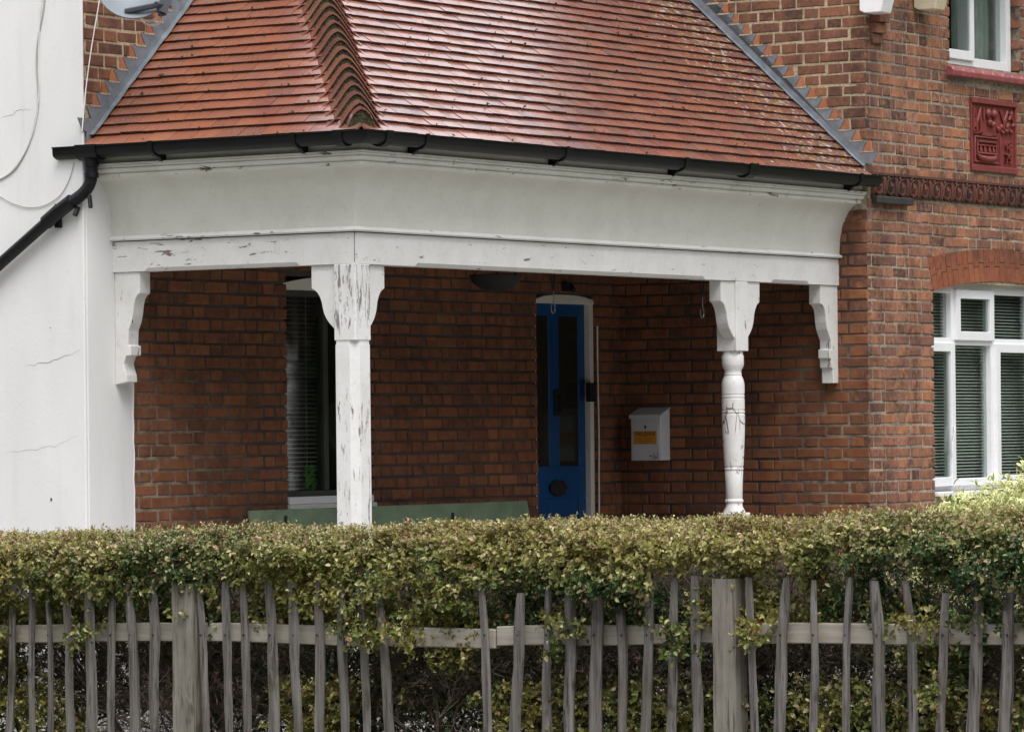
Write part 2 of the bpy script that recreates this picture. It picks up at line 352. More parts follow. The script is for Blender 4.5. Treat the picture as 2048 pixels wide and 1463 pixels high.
# distant trees across the road, seen only in the window glass and as the dark horizon
def far_wood():
    n = 9000; th = rng.uniform(-1.95, 2.35, n); rr = 33 + rng.uniform(0, 7, n); cx_, cy_ = rr * np.sin(th), 26 - rr * np.cos(th)
    h = 14 + 3.0 * np.sin(th * 7) + 2 * np.sin(th * 17 + 1); z = rng.random(n) ** .8 * h; s_ = rng.uniform(.7, 1.7, n)
    d1 = rng.normal(size=(n, 3)); d1 /= np.linalg.norm(d1, axis=1, keepdims=True); d2 = np.cross(d1, rng.normal(size=(n, 3))); d2 /= np.linalg.norm(d2, axis=1, keepdims=True)
    c = np.c_[cx_, cy_, z]; V = np.stack([c - d1 * s_[:, None], c + d2 * s_[:, None], c + d1 * s_[:, None], c - d2 * s_[:, None]], 1).reshape(-1, 3)
    me = bpy.data.meshes.new('wood'); me.from_pydata(V.tolist(), [], [(4 * i, 4 * i + 1, 4 * i + 2, 4 * i + 3) for i in range(n)]); me.materials.append(plain('far_foliage', (.045, .06, .028), .8, .5, .6))
    o = link('woodland', me, fr=Matrix.Identity(4)); o['kind'] = 'stuff'
far_wood()

# ------------------------------------------------------------------ brickwork
YB, XB = 5.41, 1.962         # flank wall plane y = YB, front wall plane x = XB
YR = -.44                    # corner of the rendered wing
COURSE, PITCH, JNT = .076, .352, .0115
BR_CACHE = {}
def brick_geo(L, h=COURSE - JNT, seed=0):
    r = random.Random(seed * 977 + int(L * 1000)); c = .004 + r.random() * .004; d = .11
    j = lambda a=.0027: (r.random() - .5) * 2 * a
    vs = [(0, d, 0), (L, d, 0), (L, d, h), (0, d, h)]
    vs += [(j(), 0 + c + j(.0006), j()), (L + j(), c, j()), (L + j(), c, h + j()), (j(), c, h + j())]
    vs += [(c + j(), j(.0012), c + j()), (L - c + j(), j(.0012), c + j()), (L - c + j(), j(.0012), h - c + j()), (c + j(), j(.0012), h - c + j())]
    fs = []
    for o in (0, 4):
        for k in range(4): fs.append((o + k, o + (k + 1) % 4, o + 4 + (k + 1) % 4, o + 4 + k))
    fs.append((8, 9, 10, 11)); return vs, fs
def brick_mesh(L, m, seed, h=COURSE - JNT):
    key = (round(L, 2), m.name, seed, round(h, 3))
    if key not in BR_CACHE:
        mb = MB(); mb.add(*brick_geo(key[0], h, seed)); BR_CACHE[key] = mb.mesh('brick', m)
    return BR_CACHE[key]
ROT90 = Matrix.Rotation(math.pi / 2, 4, 'Z')
def course_bricks(lo, hi, k, phase=0):
    off = phase + (.176 if k % 2 else 0); i = math.floor((lo - off) / PITCH) - 1; out = []
    while True:
        s0 = off + i * PITCH
        if s0 > hi: break
        for a_, L in ((s0, .2235), (s0 + .235, .1055)):
            a = max(a_, lo); b = min(a_ + L, hi)
            if b - a > .03: out.append((a, b))
        i += 1
    return out
def subtract(ivs, a, b):
    out = []
    for p, q in ivs:
        if q <= a or p >= b: out.append((p, q)); continue
        if p < a: out.append((p, a))
        if q > b: out.append((b, q))
    return out
def lay_bricks(parent, facing, plane, lo, hi, z0, z1, mat, blocked, hidden=None, limit=300, phase=0, proud=.005, matfn=None):
    """facing 'x': wall plane x=plane seen from +x, running along y. facing 'y': plane y=plane seen from -y, running along x"""
    base = base_of(parent); items = []
    k0 = math.floor(z0 / COURSE); k = k0
    while k * COURSE < z1:
        z = k * COURSE + JNT / 2; ivs = [(lo, hi)]
        for a, b in blocked(z + .033): ivs = subtract(ivs, a, b)
        for a0, b0 in ivs:
            for a, b in course_bricks(lo - 5, hi + 5, k, phase):
                a2, b2 = max(a, a0 + .0), min(b, b0)
                if b2 - a2 < .028: continue
                p = (plane, (a2 + b2) / 2, z) if facing == 'x' else ((a2 + b2) / 2, plane, z)
                px, py = proj(p); vis = 0 < px < 2048 and 0 < py < 1100 and not (hidden and hidden(px, py))
                items.append((vis, b2 - a2, a2, b2, z))
        k += 1
    items.sort(key=lambda t: (-t[0], -t[1] * (1 if t[0] else 0)))
    rest = MB(); rnd = []
    for n, (vis, L, a, b, z) in enumerate(items):
        seed = random.randrange(8); pr = proud + random.uniform(-.0025, .003); z += .0013 * math.sin(a * 2.1 + z * 40) + random.uniform(-.001, .001); a += random.uniform(-.0008, .0008)
        loc = Vector((plane + pr, a, z)) if facing == 'x' else Vector((a, plane - pr, z))
        rot = ROT90 if facing == 'x' else Matrix.Identity(4)
        tw = Matrix.Rotation(random.uniform(-.004, .004), 4, 'X' if facing == 'x' else 'Y')
        m = matfn(a, b, z) if matfn else mat
        if vis and n < limit:
            o = bpy.data.objects.new('brick', brick_mesh(L, m, seed)); COL.objects.link(o); o.parent = parent
            o.matrix_local = Matrix.Translation(loc - base) @ tw @ rot
            FR[o.name] = (base, HOUSE)
        else:
            vs, fs = brick_geo(L, seed=seed); T = Matrix.Translation(loc) @ rot
            rest.add([T @ Vector(v) for v in vs], fs); rnd += [random.random()] * 12
    if rest.f:
        o = rest.build('brickwork', mat, parent, kind='stuff')
        at_ = o.data.attributes.new('rnd', 'FLOAT', 'POINT'); at_.data.foreach_set('value', rnd)
    return len(items)

TAN = .895; EY, EX = -.4156, 1.984; ZE = Z(1.655)    # eaves lines and height
def roof_left(y): return ZE + (y - EY) * TAN
def roof_right(x): return ZE + (EX - x) * TAN
ZTOP = Z(3.7); ZTOL = Z(3.38)

# --- back wall of the porch with blue door and narrow window
def w_slab(mb, x0, x1, y0, y1, z0, z1, holes, axis):
    """slab with rectangular holes cut along axis ('y' runs along y)"""
    cuts = sorted({z0, z1} | {h[2] for h in holes} | {h[3] for h in holes})
    for a, b in zip(cuts, cuts[1:]):
        iv = [(y0, y1)] if axis == 'y' else [(x0, x1)]
        for h in holes:
            if h[2] <= a and h[3] >= b: iv = subtract(iv, h[0], h[1])
        for p, q in iv:
            if axis == 'y': mb.box(x0, x1, p, q, a, b)
            else: mb.box(p, q, y0, y1, a, b)
WIN_Y = (1.53, 2.42); DOOR_Y = (4.355, 5.09)
WZ = (Z(-.45), Z(.955)); DZ = (.13, Z(.90))
back = thing('brick_wall', 'shaded red brick wall at the back of the porch with blue door and blind window', 'wall', (0, 0, 0))
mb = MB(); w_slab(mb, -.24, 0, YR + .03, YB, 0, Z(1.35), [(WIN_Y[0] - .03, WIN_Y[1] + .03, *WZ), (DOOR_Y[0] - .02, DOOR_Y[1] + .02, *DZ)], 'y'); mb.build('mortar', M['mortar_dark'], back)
def arch_cut(zm, lo, hi, zs, rise):     # opening with a shallow curved head
    if zm < zs: return (lo, hi)
    h = (zm - zs) / rise
    if h >= 1: return None
    w = (hi - lo) / 2 * math.sqrt(1 - h); c = (lo + hi) / 2; return (c - w, c + w)
def blk_back(z):
    out = []
    if WZ[0] - .08 < z < WZ[1]: out.append((WIN_Y[0] - .004, WIN_Y[1]))
    if DZ[0] < z < DZ[1]: out.append((DOOR_Y[0], DOOR_Y[1]))
    return out
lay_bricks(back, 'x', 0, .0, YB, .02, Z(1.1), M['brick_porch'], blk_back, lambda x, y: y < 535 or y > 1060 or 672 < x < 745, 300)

# --- upper flank above the short slope
upl = thing('brick_wall', 'sooty brown brick wall beside the white wing, behind the satellite dish', 'wall', (0, 0, Z(1.35)))
mb = MB(); w_slab(mb, -.24, 0, YR + .03, YB + 3, Z(1.35), ZTOL, [], 'y'); mb.build('mortar', M['mortar_light'], upl)
lay_bricks(upl, 'x', 0, YR + .024, 5.3, Z(1.35), ZTOL, M['brick_side'],
           lambda z: [(EY + (z - .03 - .188 - ZE) / TAN, 99)] if z < roof_left(1.568) else [], None, 300, .07)

# --- flank wall with letterbox (y = YB)
flank = thing('brick_wall', 'brick flank wall behind the white letterbox and turned porch post', 'wall', (0, YB, 0))
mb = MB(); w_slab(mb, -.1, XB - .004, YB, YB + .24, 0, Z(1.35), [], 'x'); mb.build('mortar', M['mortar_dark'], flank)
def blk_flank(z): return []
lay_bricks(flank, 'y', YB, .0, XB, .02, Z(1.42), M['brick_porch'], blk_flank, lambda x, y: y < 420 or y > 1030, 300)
upr = thing('brick_wall', 'soot stained brick wall above the long tiled slope beside grey flashing', 'wall', (0, YB, Z(1.42)))
mb = MB(); w_slab(mb, -.1, XB - .004, YB, YB + .24, Z(1.42), ZTOP, [], 'x'); mb.build('mortar', M['mortar_light'], upr)
lay_bricks(upr, 'y', YB, .0, XB, Z(1.42), ZTOP, M['brick_sideright'],
           lambda z: [(-1, EX - (z - .03 - .188 - ZE) / TAN)], None, 300, .03)

# --- front wall (x = XB)
LW = (6.335, 8.42, Z(-.47), Z(.97)); UW = (6.615, 7.665, Z(2.49), Z(3.35)); PL = (6.905, 7.60, Z(1.76), Z(2.275))
front = thing('brick_wall', 'weathered orange brick front wall with white windows, arch and red plaque', 'wall', (XB, YB, 0))
mb = MB(); w_slab(mb, XB - .24, XB, YB + .001, 11.5, 0, ZTOP, [(LW[0] - .03, LW[1] + .03, LW[2] - .036, LW[3]), (UW[0] - .03, UW[1] + .03, UW[2], UW[3])], 'y')
mb.build('mortar', M['mortar_grey'], front)
ARC_C = 7.378; ARC_Z = Z(.905); ARC_RISE = .085; HALF = LW[1] - ARC_C
ARC_R = (HALF ** 2 + ARC_RISE ** 2) / (2 * ARC_RISE); ARC_CZ = ARC_Z + ARC_RISE - ARC_R
BAND = (Z(1.528), Z(1.682))
def blk_front(z):
    o = []
    if LW[2] - .03 < z < ARC_Z + .05: o.append((LW[0], LW[1]))
    if UW[2] - .10 < z < UW[3]: o.append((UW[0] - (.03 if z < UW[2] else 0), UW[1] + (9 if z < UW[2] else 0)))
    if PL[2] < z < PL[3]: o.append((PL[0], PL[1]))
    if BAND[0] < z < BAND[1]: o.append((YB, 99))
    if Z(.85) < z:
        rr = ARC_R + .235
        if z < ARC_CZ + rr:
            w = math.sqrt(rr * rr - (z - ARC_CZ) ** 2); w = min(w, HALF + .0 + (z - ARC_Z) * .23)
            if z > ARC_Z - .02: o.append((ARC_C - w, ARC_C + w))
    return o
lay_bricks(front, 'x', XB, YB - .004, 9.5, .02, ZTOP, M['brick_front'], blk_front, None, 300, YB % PITCH)
# gauged arch: two rings of rubbed bricks
a0 = math.asin(HALF / ARC_R); nv = int(2 * a0 * ARC_R / .076)
for i in range(nv):
    for ring in (0, 1):
        t0 = -a0 + 2 * a0 * i / nv; t1 = -a0 + 2 * a0 * (i + 1) / nv - .0035 / ARC_R * 1.5
        split = .105 + (.03 if i % 2 else 0)
        r0, r1 = (ARC_R + .004, ARC_R + split) if ring == 0 else (ARC_R + split + .006, ARC_R + .232)
        sk = .23  # splayed ends
        P = []
        for r_, t_ in ((r0, t0), (r0, t1), (r1, t1), (r1, t0)):
            yy = ARC_C + r_ * math.sin(t_) + (r_ - ARC_R) * sk * (t_ / a0) * .75; P.append((yy, ARC_CZ + r_ * math.cos(t_)))
        MB().prism(P, 0, XB - .06, XB + .0075 + random.uniform(-.001, .001)).build('arch_brick', M['brick_arch'], front, bevel=.0015)
# carved band
def band_block():
    m = MB(); w = .158; h = BAND[1] - BAND[0] - .006
    m.box(-.02, .012, 0, w, 0, h)
    ring = []
    for k in range(14):
        a = 2 * math.pi * k / 14; ring.append((.020, w / 2 + .046 * math.cos(a), h * .46 + .05 * math.sin(a)))
    m.tube(ring + ring[:1], .011, 5, False)
    m.tube([(.02, w / 2, h * .25), (.03, w / 2, h * .45), (.02, w / 2, h * .68)], [.012, .02, .01], 6)
    for s_ in (-1, 1):
        m.tube([(.018, w / 2 + s_ * .07, .01), (.03, w / 2 + s_ * .064, h * .5), (.018, w / 2 + s_ * .074, h - .01)], [.008, .013, .008], 5)
        m.tube([(.02, w / 2 + s_ * .02, h * .9), (.026, w / 2 + s_ * .05, h * .8)], [.012, .008], 5)
        m.tube([(.02, w / 2, .012), (.022, w / 2 + s_ * .05, .03)], [.012, .008], 5)
    return m
bmat = brick_mat('dark_carved_terracotta', [(0, (.085, .026, .024)), (.5, (.13, .036, .028)), (1, (.05, .024, .024))], .9)
bme = band_block().mesh('carved_tile', bmat, smooth=50)
y = YB + .05; 
while y < 9.4:
    o = bpy.data.objects.new('carved_tile', bme); COL.objects.link(o); o.parent = front; o.location = Vector((XB, y, BAND[0] + .003)) - base_of(front); y += .163
MB().box(XB - .01, XB + .03, YB + .012, 9.45, BAND[1] - .012, BAND[1] + .004).build('string_course', bmat, front)
MB().box(XB, XB + .055, YB + .05, YB + .56, Z(1.478), Z(1.527)).build('timber_strip', M['dark_wood'], front, bevel=.006)

# terracotta plaque
pq = MB().box(XB - .03, XB + .004, PL[0], PL[1], PL[2], PL[3]).build('plaque', M['terracotta'], front, bevel=.002)
py0, py1, pz0, pz1 = PL
m = MB(); m.box(XB, XB + .03, py0, py1, pz1 - .04, pz1); m.box(XB, XB + .024, py0, py1, pz0, pz0 + .045); m.box(XB, XB + .02, py0, py0 + .012, pz0 + .045, pz1 - .04); m.box(XB, XB + .02, py1 - .02, py1, pz0 + .045, pz1 - .04)
m.build('plaque_border', M['terracotta'], pq, bevel=.004)
def plq(u, w): return (XB + .014, py0 + u * (py1 - py0), pz0 + w * (pz1 - pz0))
def strokes(nm, lst, r=.009):
    m = MB()
    for pts in lst: m.tube([plq(*p) for p in pts], r, 6)
    return m.build(nm, M['terracotta'], pq, smooth=60)
# interlaced initials at the upper left, a leafy spray at the right
strokes('monogram', [[(.05, .55), (.06, .86)], [(.06, .86), (.13, .66)], [(.13, .66), (.20, .86)], [(.20, .86), (.21, .55)], [(.05, .7), (.12, .7)],
                     [(.12, .7), (.125, .56)], [(.09, .72), (.085, .6)], [(.28, .86), (.28, .72)], [(.03, .55), (.08, .55)], [(.18, .54), (.24, .54)]], .010)
strokes('initial', [[(.65, .86), (.72, .70)], [(.80, .86), (.72, .70)], [(.72, .70), (.72, .62)], [(.90, .86), (.84, .74)], [(.86, .84), (.93, .72)]], .010)
m = MB()
for (u, w, a, L, wd) in ((.37, .80, 1.57, .075, .030), (.50, .80, 1.57, .075, .030), (.40, .68, .8, .05, .026), (.47, .66, 2.3, .045, .026), (.60, .60, 2.2, .055, .018), (.66, .64, 1.0, .045, .016),
                         (.80, .66, .9, .06, .017), (.78, .58, 2.4, .055, .017), (.88, .58, 2.4, .05, .015), (.93, .68, .5, .05, .015), (.7, .56, 2.6, .045, .015)):
    c = Vector(plq(u, w)); d = Vector((0, math.cos(a), math.sin(a)))
    m.tube([c - d * L * .5, c - d * L * .25, c, c + d * L * .25, c + d * L * .5], [wd * .2, wd * .8, wd, wd * .75, wd * .1], 8)
m.build('leaf_relief', M['terracotta'], pq, smooth=70)
m = MB()   # framed vessel below
m.tube([plq(*p) for p in ((.08, .13), (.08, .47), (.6, .47), (.6, .13), (.08, .13))], .006, 5)
m.tube([plq(.14, .41), plq(.54, .41)], .008, 6); m.tube([plq(.14, .36), plq(.54, .36)], .006, 6); m.tube([plq(.12, .25), plq(.56, .25)], .009, 6)
m.tube([plq(.14, .22), plq(.2, .185), plq(.34, .17), plq(.48, .185), plq(.54, .22)], [.012, .022, .026, .022, .012], 8)
for u in (.13, .55): m.tube([plq(u, .40), plq(u, .22)], .008, 6)
for u in (.2, .29, .39, .48): m.tube([plq(u, .35), plq(u + .01, .28)], [.006, .014], 6)
m.tube([plq(.22, .5), plq(.45, .5)], .008, 6); m.tube([plq(.64, .10), plq(.64, .50)], .006, 5); m.tube([plq(.02, .52), plq(.6, .52)], .005, 5)
m.build('vessel_relief', M['terracotta'], pq, smooth=60)
def text_mesh(txt, size, depth):
    cu = bpy.data.curves.new('t', 'FONT'); cu.body = txt; cu.size = size; cu.extrude = depth; cu.align_x = 'CENTER'; cu.align_y = 'CENTER'
    o = bpy.data.objects.new('t', cu); COL.objects.link(o); dg = bpy.context.evaluated_depsgraph_get()
    me = bpy.data.meshes.new_from_object(o.evaluated_get(dg)); bpy.data.objects.remove(o); return me
for txt, (u, w) in (('18', (.81, .38)), ('79', (.81, .2))):
    me = text_mesh(txt, .10, .010); me.transform(Matrix(((0, 0, 1, 0), (1.05, 0, 0, 0), (0, 1, 0, 0), (0, 0, 0, 1)))); me.materials.append(M['terracotta'])
    o = bpy.data.objects.new('date_numerals', me); COL.objects.link(o); o.parent = pq; o.location = Vector(plq(u, w)) - base_of(front)

# windows -------------------------------------------------------------
def frame_y(parent, name, x0, x1, y0, y1, z0, z1, w, mat, wb=None):
    m = MB(); wb = wb or w
    m.box(x0, x1, y0, y0 + w, z0, z1); m.box(x0, x1, y1 - w, y1, z0, z1)
    m.box(x0 + .0005, x1 - .0005, y0 + w, y1 - w, z1 - w, z1); m.box(x0 + .0005, x1 - .0005, y0 + w, y1 - w, z0, z0 + wb)
    return m.build(name, mat, parent, bevel=.003)
def pane_y(parent, x, y0, y1, z0, z1):
    return MB().box(x, x + .006, y0, y1, z0, z1).build('pane', M['glass'], parent)
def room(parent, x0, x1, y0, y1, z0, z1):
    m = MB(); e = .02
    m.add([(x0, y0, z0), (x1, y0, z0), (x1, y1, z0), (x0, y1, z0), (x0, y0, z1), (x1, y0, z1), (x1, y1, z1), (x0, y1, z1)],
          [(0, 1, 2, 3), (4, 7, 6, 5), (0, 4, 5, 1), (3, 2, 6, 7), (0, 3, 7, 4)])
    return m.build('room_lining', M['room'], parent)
def blind(parent, x, y0, y1, z0, z1, pitch=.0245, tilt=.62):
    m = MB(); z = z1
    while z > z0:
        dx, dz =   .0108 * math.cos(tilt), .0108 * math.sin(tilt)
        m.add([(x - dx, y0, z + dz), (x + dx, y0, z - dz), (x + dx, y1, z - dz), (x - dx, y1, z + dz), (x, y0, z + .0015), (x, y1, z + .0015)], [(0, 4, 5, 3), (4, 1, 2, 5)]); z -= pitch
    for yy in (y0 + .1, y1 - .1): m.box(x - .001, x + .001, yy, yy + .003, z0, z1)
    return m.build('blind_slats', M['blind'], parent, kind='stuff')
# lower front window
ww = MB().box(XB - .17, XB - .10, LW[0] - .02, LW[1] + .02, LW[2], LW[2] + .035).build('window', M['upvc'], front, bevel=.003)
X0, X1 = XB - .13, XB - .065
MB().box(XB - .13, XB + .035, LW[0] + .003, LW[1] - .003, LW[2] - .034, LW[2] - .002).build('sill', M['upvc'], ww, bevel=.005)
def lz(y): return Z((HOR - y) / 285.0 - .036)     # photo height -> height on this wall
zb, zt, ztr0, ztr1 = LW[2] + .035, Z(.895), lz(690), lz(676)
ys = [LW[0], 6.755, 7.355, 7.99, LW[1]]
frame_y(ww, 'window_frame', X0, X1, LW[0] - .03, LW[1] + .03, zb, zt + .06, .05, M['upvc'])
MB().box(X0 + .002, X1 - .002, LW[0] - .03, LW[1] + .03, zt + .02, ARC_Z + ARC_RISE + .03).build('head_panel', M['paint_plain'], ww)
MB().box(X0 + .002, X1 - .002, LW[0], LW[1], ztr0, ztr1).build('transom', M['upvc'], ww, bevel=.003)
for ya in ys[1:-1]: MB().box(X0 + .001, X1 - .001, ya - .03, ya + .03, zb, zt + .02).build('mullion', M['upvc'], ww, bevel=.003)
for i in range(4):
    ya, yb = ys[i] + (.03 if i else 0), ys[i + 1] - (.03 if i < 3 else 0)
    opening_low = i in (0, 2); opening_up = i == 1
    for (za, zc, op) in ((zb, ztr0, opening_low), (ztr1, zt + .02, opening_up)):
        if op:
            sx = frame_y(ww, 'casement', X1 - .02, X1 + .022, ya - .015, yb + .018, za - (.0 if za == zb else .015), zc + .015, .062, M['upvc'])
            pane_y(sx, X1 - .0, ya + .045, yb - .042, za + .04, zc - .045)
        else: pane_y(ww, X0 + .02, ya, yb, za, zc)
MB().tube([(X1 + .03, 6.70, lz(850)), (X1 + .036, 6.69, lz(862)), (X1 + .03, 6.665, lz(885)), (X1 + .03, 6.66, lz(902))], .007, 6).build('window_handle', M['upvc'], ww, smooth=60)
blind(ww, XB - .19, LW[0] - .02, LW[1] + .02, LW[2] + .02, zt + .02, .0225)
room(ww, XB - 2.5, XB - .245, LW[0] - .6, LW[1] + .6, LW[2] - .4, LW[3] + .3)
# upper front window
w2 = MB().box(XB - .15, XB - .10, UW[0], UW[1], UW[2], UW[2] + .03).build('window', M['upvc'], front, bevel=.003)
X0, X1 = XB - .14, XB - .055; ym = 7.04
frame_y(w2, 'window_frame', X0, X1, UW[0] - .02, UW[1], UW[2] + .0, UW[3], .07, M['upvc'])
MB().box(X0, X1 - .002, ym - .03, ym + .05, UW[2] + .07, UW[3] - .07).build('mullion', M['upvc'], w2, bevel=.003)
cs = frame_y(w2, 'casement', X1 - .02, X1 + .02, UW[0] - .01, ym + .025, UW[2] + .045, UW[3] - .05, .055, M['upvc'], .065)
pane_y(cs, X1 + .0, UW[0] + .04, ym - .03, UW[2] + .105, UW[3] - .1); pane_y(w2, X0 + .03, ym + .05, UW[1] - .07, UW[2] + .07, UW[3] - .07)
m = MB(); n = 60
row = [(XB - .22 + .022 * math.sin(k * .9), ym + .03 + (UW[1] - ym + .1) * k / n) for k in range(n + 1)]
m.loft([[(x, y, UW[2] + .0) for x, y in row], [(x, y, UW[3]) for x, y in row]]); m.build('curtain', M['curtain'], w2, smooth=60)
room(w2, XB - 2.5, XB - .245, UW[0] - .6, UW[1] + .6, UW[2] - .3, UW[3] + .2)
y = UW[0] - .06
while y < 9.4:
    L = .15
    MB().prism([(XB - .03, UW[2] - .002), (XB - .03, UW[2] - .09), (XB + .062, UW[2] - .09), (XB + .07, UW[2] - .05), (XB + .05, UW[2] - .028)], 1, y, y + L - .006).build('sill_tile', M['sill_tile'], front, bevel=.006)
    y += L
MB().box(XB - .06, XB - .031, UW[0], 9.3, UW[2] - .1, UW[2] - .004).build('sill_bed', M['mortar_grey'], front)
# eave brackets and overhanging eaves
for (xa, mat, dz) in ((1758, 'upvc', 0), (1866, 'cream', .0)):
    p = at(xa, 10, 0, XB + .12); zb_ = at(xa, 27 if mat == 'upvc' else 21, 0, XB + .12).z
    MB().prism([(XB + .01, Z(3.35)), (XB + .01, zb_ + .02), (XB + .05, zb_), (XB + .17, zb_), (XB + .2, zb_ + .1), (XB + .3, Z(3.35))], 1, p.y - .075, p.y + .075).build('eaves_bracket', M[mat], front, bevel=.006)
for k, zz in enumerate((2.55, 2.62, 2.69)):       # corbelled bricks under the bracket
    MB().box(XB, XB + .03 + k * .025, YB + .06, YB + .20, Z(zz), Z(zz) + .066).build('corbel_brick', M['brick_front'], front, bevel=.004)

eav = thing('house_eaves', 'brown boarded eaves along the top of the brick house', 'eaves', (0, YB, ZTOP))
m = MB(); m.box(-.1, XB + .35, YB - .12, 11.5, ZTOP, ZTOP + .12); m.build('soffit', M['soffit'], eav)
m = MB(); m.box(-7.0, .12, YR + .02, YB - .121, ZTOL, ZTOL + .10); m.build('soffit', M['soffit'], eav)
# ---- the white rendered wing
wing = thing('rendered_wall', 'white rendered wing wall on the left with hairline cracks', 'wall', (0, YR, 0))
m = MB(); m.box(-7, .0035, YR, YR + .022, 0, ZTOL); m.box(-.01, .0065, YR + .0225, -.0, 0, Z(1.6)); m.build('render_coat', M['render'], wing, bevel=.006)
# plaster lip where the coat stops at the brickwork
m = MB(); pts = []
for k in range(34):
    z = .05 + k * .075; pts.append((.004, random.uniform(-.004, .006), z))
m.tube(pts, .007, 5); m.build('plaster_edge', M['render'], wing)
def crack(pts, w=.0035):
    P = [at(x, y, 1, YR - .002) for x, y in pts]; Q = []
    for a_, b_ in zip(P, P[1:]):
        for k in range(4): q = a_.lerp(b_, k / 4); q.z += random.uniform(-.008, .008); Q.append(q)
    Q.append(P[-1]); n = len(Q); up = []; dn = []
    for i, q in enumerate(Q):
        ww_ = w * (.25 + .75 * math.sin(math.pi * (i + .5) / n)); up.append((q.x, YR - .0015, q.z + ww_ / 2)); dn.append((q.x, YR - .0015, q.z - ww_ / 2))
    MB().loft([up, dn]).build('crack', M['chip'], wing)
crack([(50, 733), (75, 727), (100, 722), (130, 712), (160, 700)], .0022); crack([(10, 905), (60, 900), (110, 892), (158, 870)], .0013)
crack([(0, 238), (25, 228), (40, 218), (62, 220)], .002)
for (x, y, w_) in ((102, 998, .006), (100, 655, .003)):
    p = at(x, y, 1, YR - .004); MB().box(p.x - w_, p.x + w_, YR - .006, YR, p.z - w_ * 1.4, p.z + w_ * 1.4).build('chip', M['chip'], wing, bevel=.003)
# rest of the house so that it is closed
MB().box(-7, -.25, YR + .31, 11.5, ZTOP - .02, ZTOP - .005).build('attic_floor', M['room'], eav)
MB().box(-7, XB - .25, 11.3, 11.5, 0, ZTOP - .03).build('rear_brickwork', M['brick_porch'], eav)

# ---- narrow window in the porch back wall
wp = MB().box(-.12, .03, WIN_Y[0] - .01, WIN_Y[1] + .02, WZ[0] - .055, WZ[0] - .012).build('window', M['paint_plain'], back, bevel=.004)
MB().box(-.12, .012, WIN_Y[0] - .0, WIN_Y[1] + .01, WZ[0] - .010, WZ[0] + .035).build('sill', M['upvc'], wp, bevel=.004)
MB().prism([(WIN_Y[0], WZ[1] - .085)] + [(WIN_Y[0] + (WIN_Y[1] - WIN_Y[0]) * k / 8, WZ[1] - .045 + .045 * math.sin(math.pi * k / 8)) for k in range(9)] + [(WIN_Y[1], WZ[1] - .085)], 0, -.10, -.022).build('head_board', M['paint_plain'], wp)
frame_y(wp, 'window_frame', -.12, -.06, WIN_Y[0], WIN_Y[1], WZ[0] + .036, WZ[1] - .086, .035, M['dull_green'])
MB().box(-.118, -.062, 2.0, 2.05, WZ[0] + .071, WZ[1] - .121).build('mullion', M['dull_green'], wp, bevel=.003)
pane_y(wp, -.09, WIN_Y[0] + .035, 2.0, WZ[0] + .071, WZ[1] - .121); pane_y(wp, -.09, 2.05, WIN_Y[1] - .035, WZ[0] + .071, WZ[1] - .121)
blind(wp, -.17, WIN_Y[0], 2.06, WZ[0], WZ[1] - .09, .028, .35)
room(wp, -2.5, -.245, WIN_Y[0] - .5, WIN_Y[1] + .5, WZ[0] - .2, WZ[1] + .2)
# house plant on the inner sill
plant = thing('house_plant', 'small green house plant inside the dark porch window', 'plant', (-.20, 1.98, WZ[0] + .0))
MB().lathe([(.04, WZ[0]), (.055, WZ[0] + .07)], -.205, 1.98, 12).build('pot', M['terracotta'], plant, smooth=40)
m = MB()
for k in range(70):
    a = random.random() * 6.28; L = random.uniform(.08, .2); c = Vector((-.14 + random.uniform(0, .015), 1.95 + random.uniform(-.07, .09), WZ[0] + random.uniform(.06, .22)))
    d = Vector((.1, math.cos(a), math.sin(a))) * .03; w_ = d.cross(Vector((1, 0, 0))).normalized() * .008
    m.add([c - d, c + w_, c + d, c - w_], [(0, 1, 2, 3)])
m.build('leaves', M['fern'], plant)

# ---- blue door
DX = -.055
door = MB().box(DX - .045, DX - .008, DOOR_Y[0] + .02, DOOR_Y[1] - .045, DZ[0], DZ[1] - .045).build('door', M['door_blue'], back, bevel=.003)
y0, y1 = 4.38, DOOR_Y[1] - .045
def dpx(px, py=800): return at(px, py, 0, DX).y
g0, g1, g2, g3 = dpx(1076), dpx(1098), dpx(1119), dpx(1157); zg0 = at(1110, 932, 0, DX).z; zg1 = at(1110, 632, 0, DX).z
m = MB()
m.box(DX - .008, DX, y0, g0 - .06, DZ[0], DZ[1] - .045); m.box(DX - .008, DX, g1, g2, zg0, zg1); m.box(DX - .008, DX, g3, y1, zg0, zg1)
m.box(DX - .008, DX, y0, y1, zg1, DZ[1] - .045)
m.box(DX - .008, DX, y0, y1, zg0 - .22, zg0); m.box(DX - .008, DX, g1, g2, DZ[0], zg0 - .22); m.box(DX - .008, DX, g3 + .0, y1, DZ[0], zg0 - .22); m.box(DX - .008, DX, y0, y1, DZ[0], DZ[0] + .2)
m.build('door_rails', M['door_blue'], door, bevel=.004)
M['door_glass'] = plain('dark_door_glass', (.02, .022, .018), .12, .2)
for a_, b_ in ((g0 - .06, g1), (g2, g3)): MB().box(DX - .008, DX - .004, a_ + .002, b_ - .002, zg0 + .002, zg1 - .002).build('door_pane', M['door_glass'], door)
kp = at(1112, 805, 0, DX); MB().box(DX, DX + .02, kp.y - .03, kp.y + .03, kp.z - .09, kp.z + .09).tube([(DX + .02, kp.y, kp.z + .05), (DX + .045, kp.y, kp.z + .02), (DX + .045, kp.y, kp.z - .05), (DX + .02, kp.y, kp.z - .07)], .01, 6).build('door_knocker', M['iron'], door, bevel=.004)
lp = at(1114, 975, 0, DX); m = MB(); sc = lp
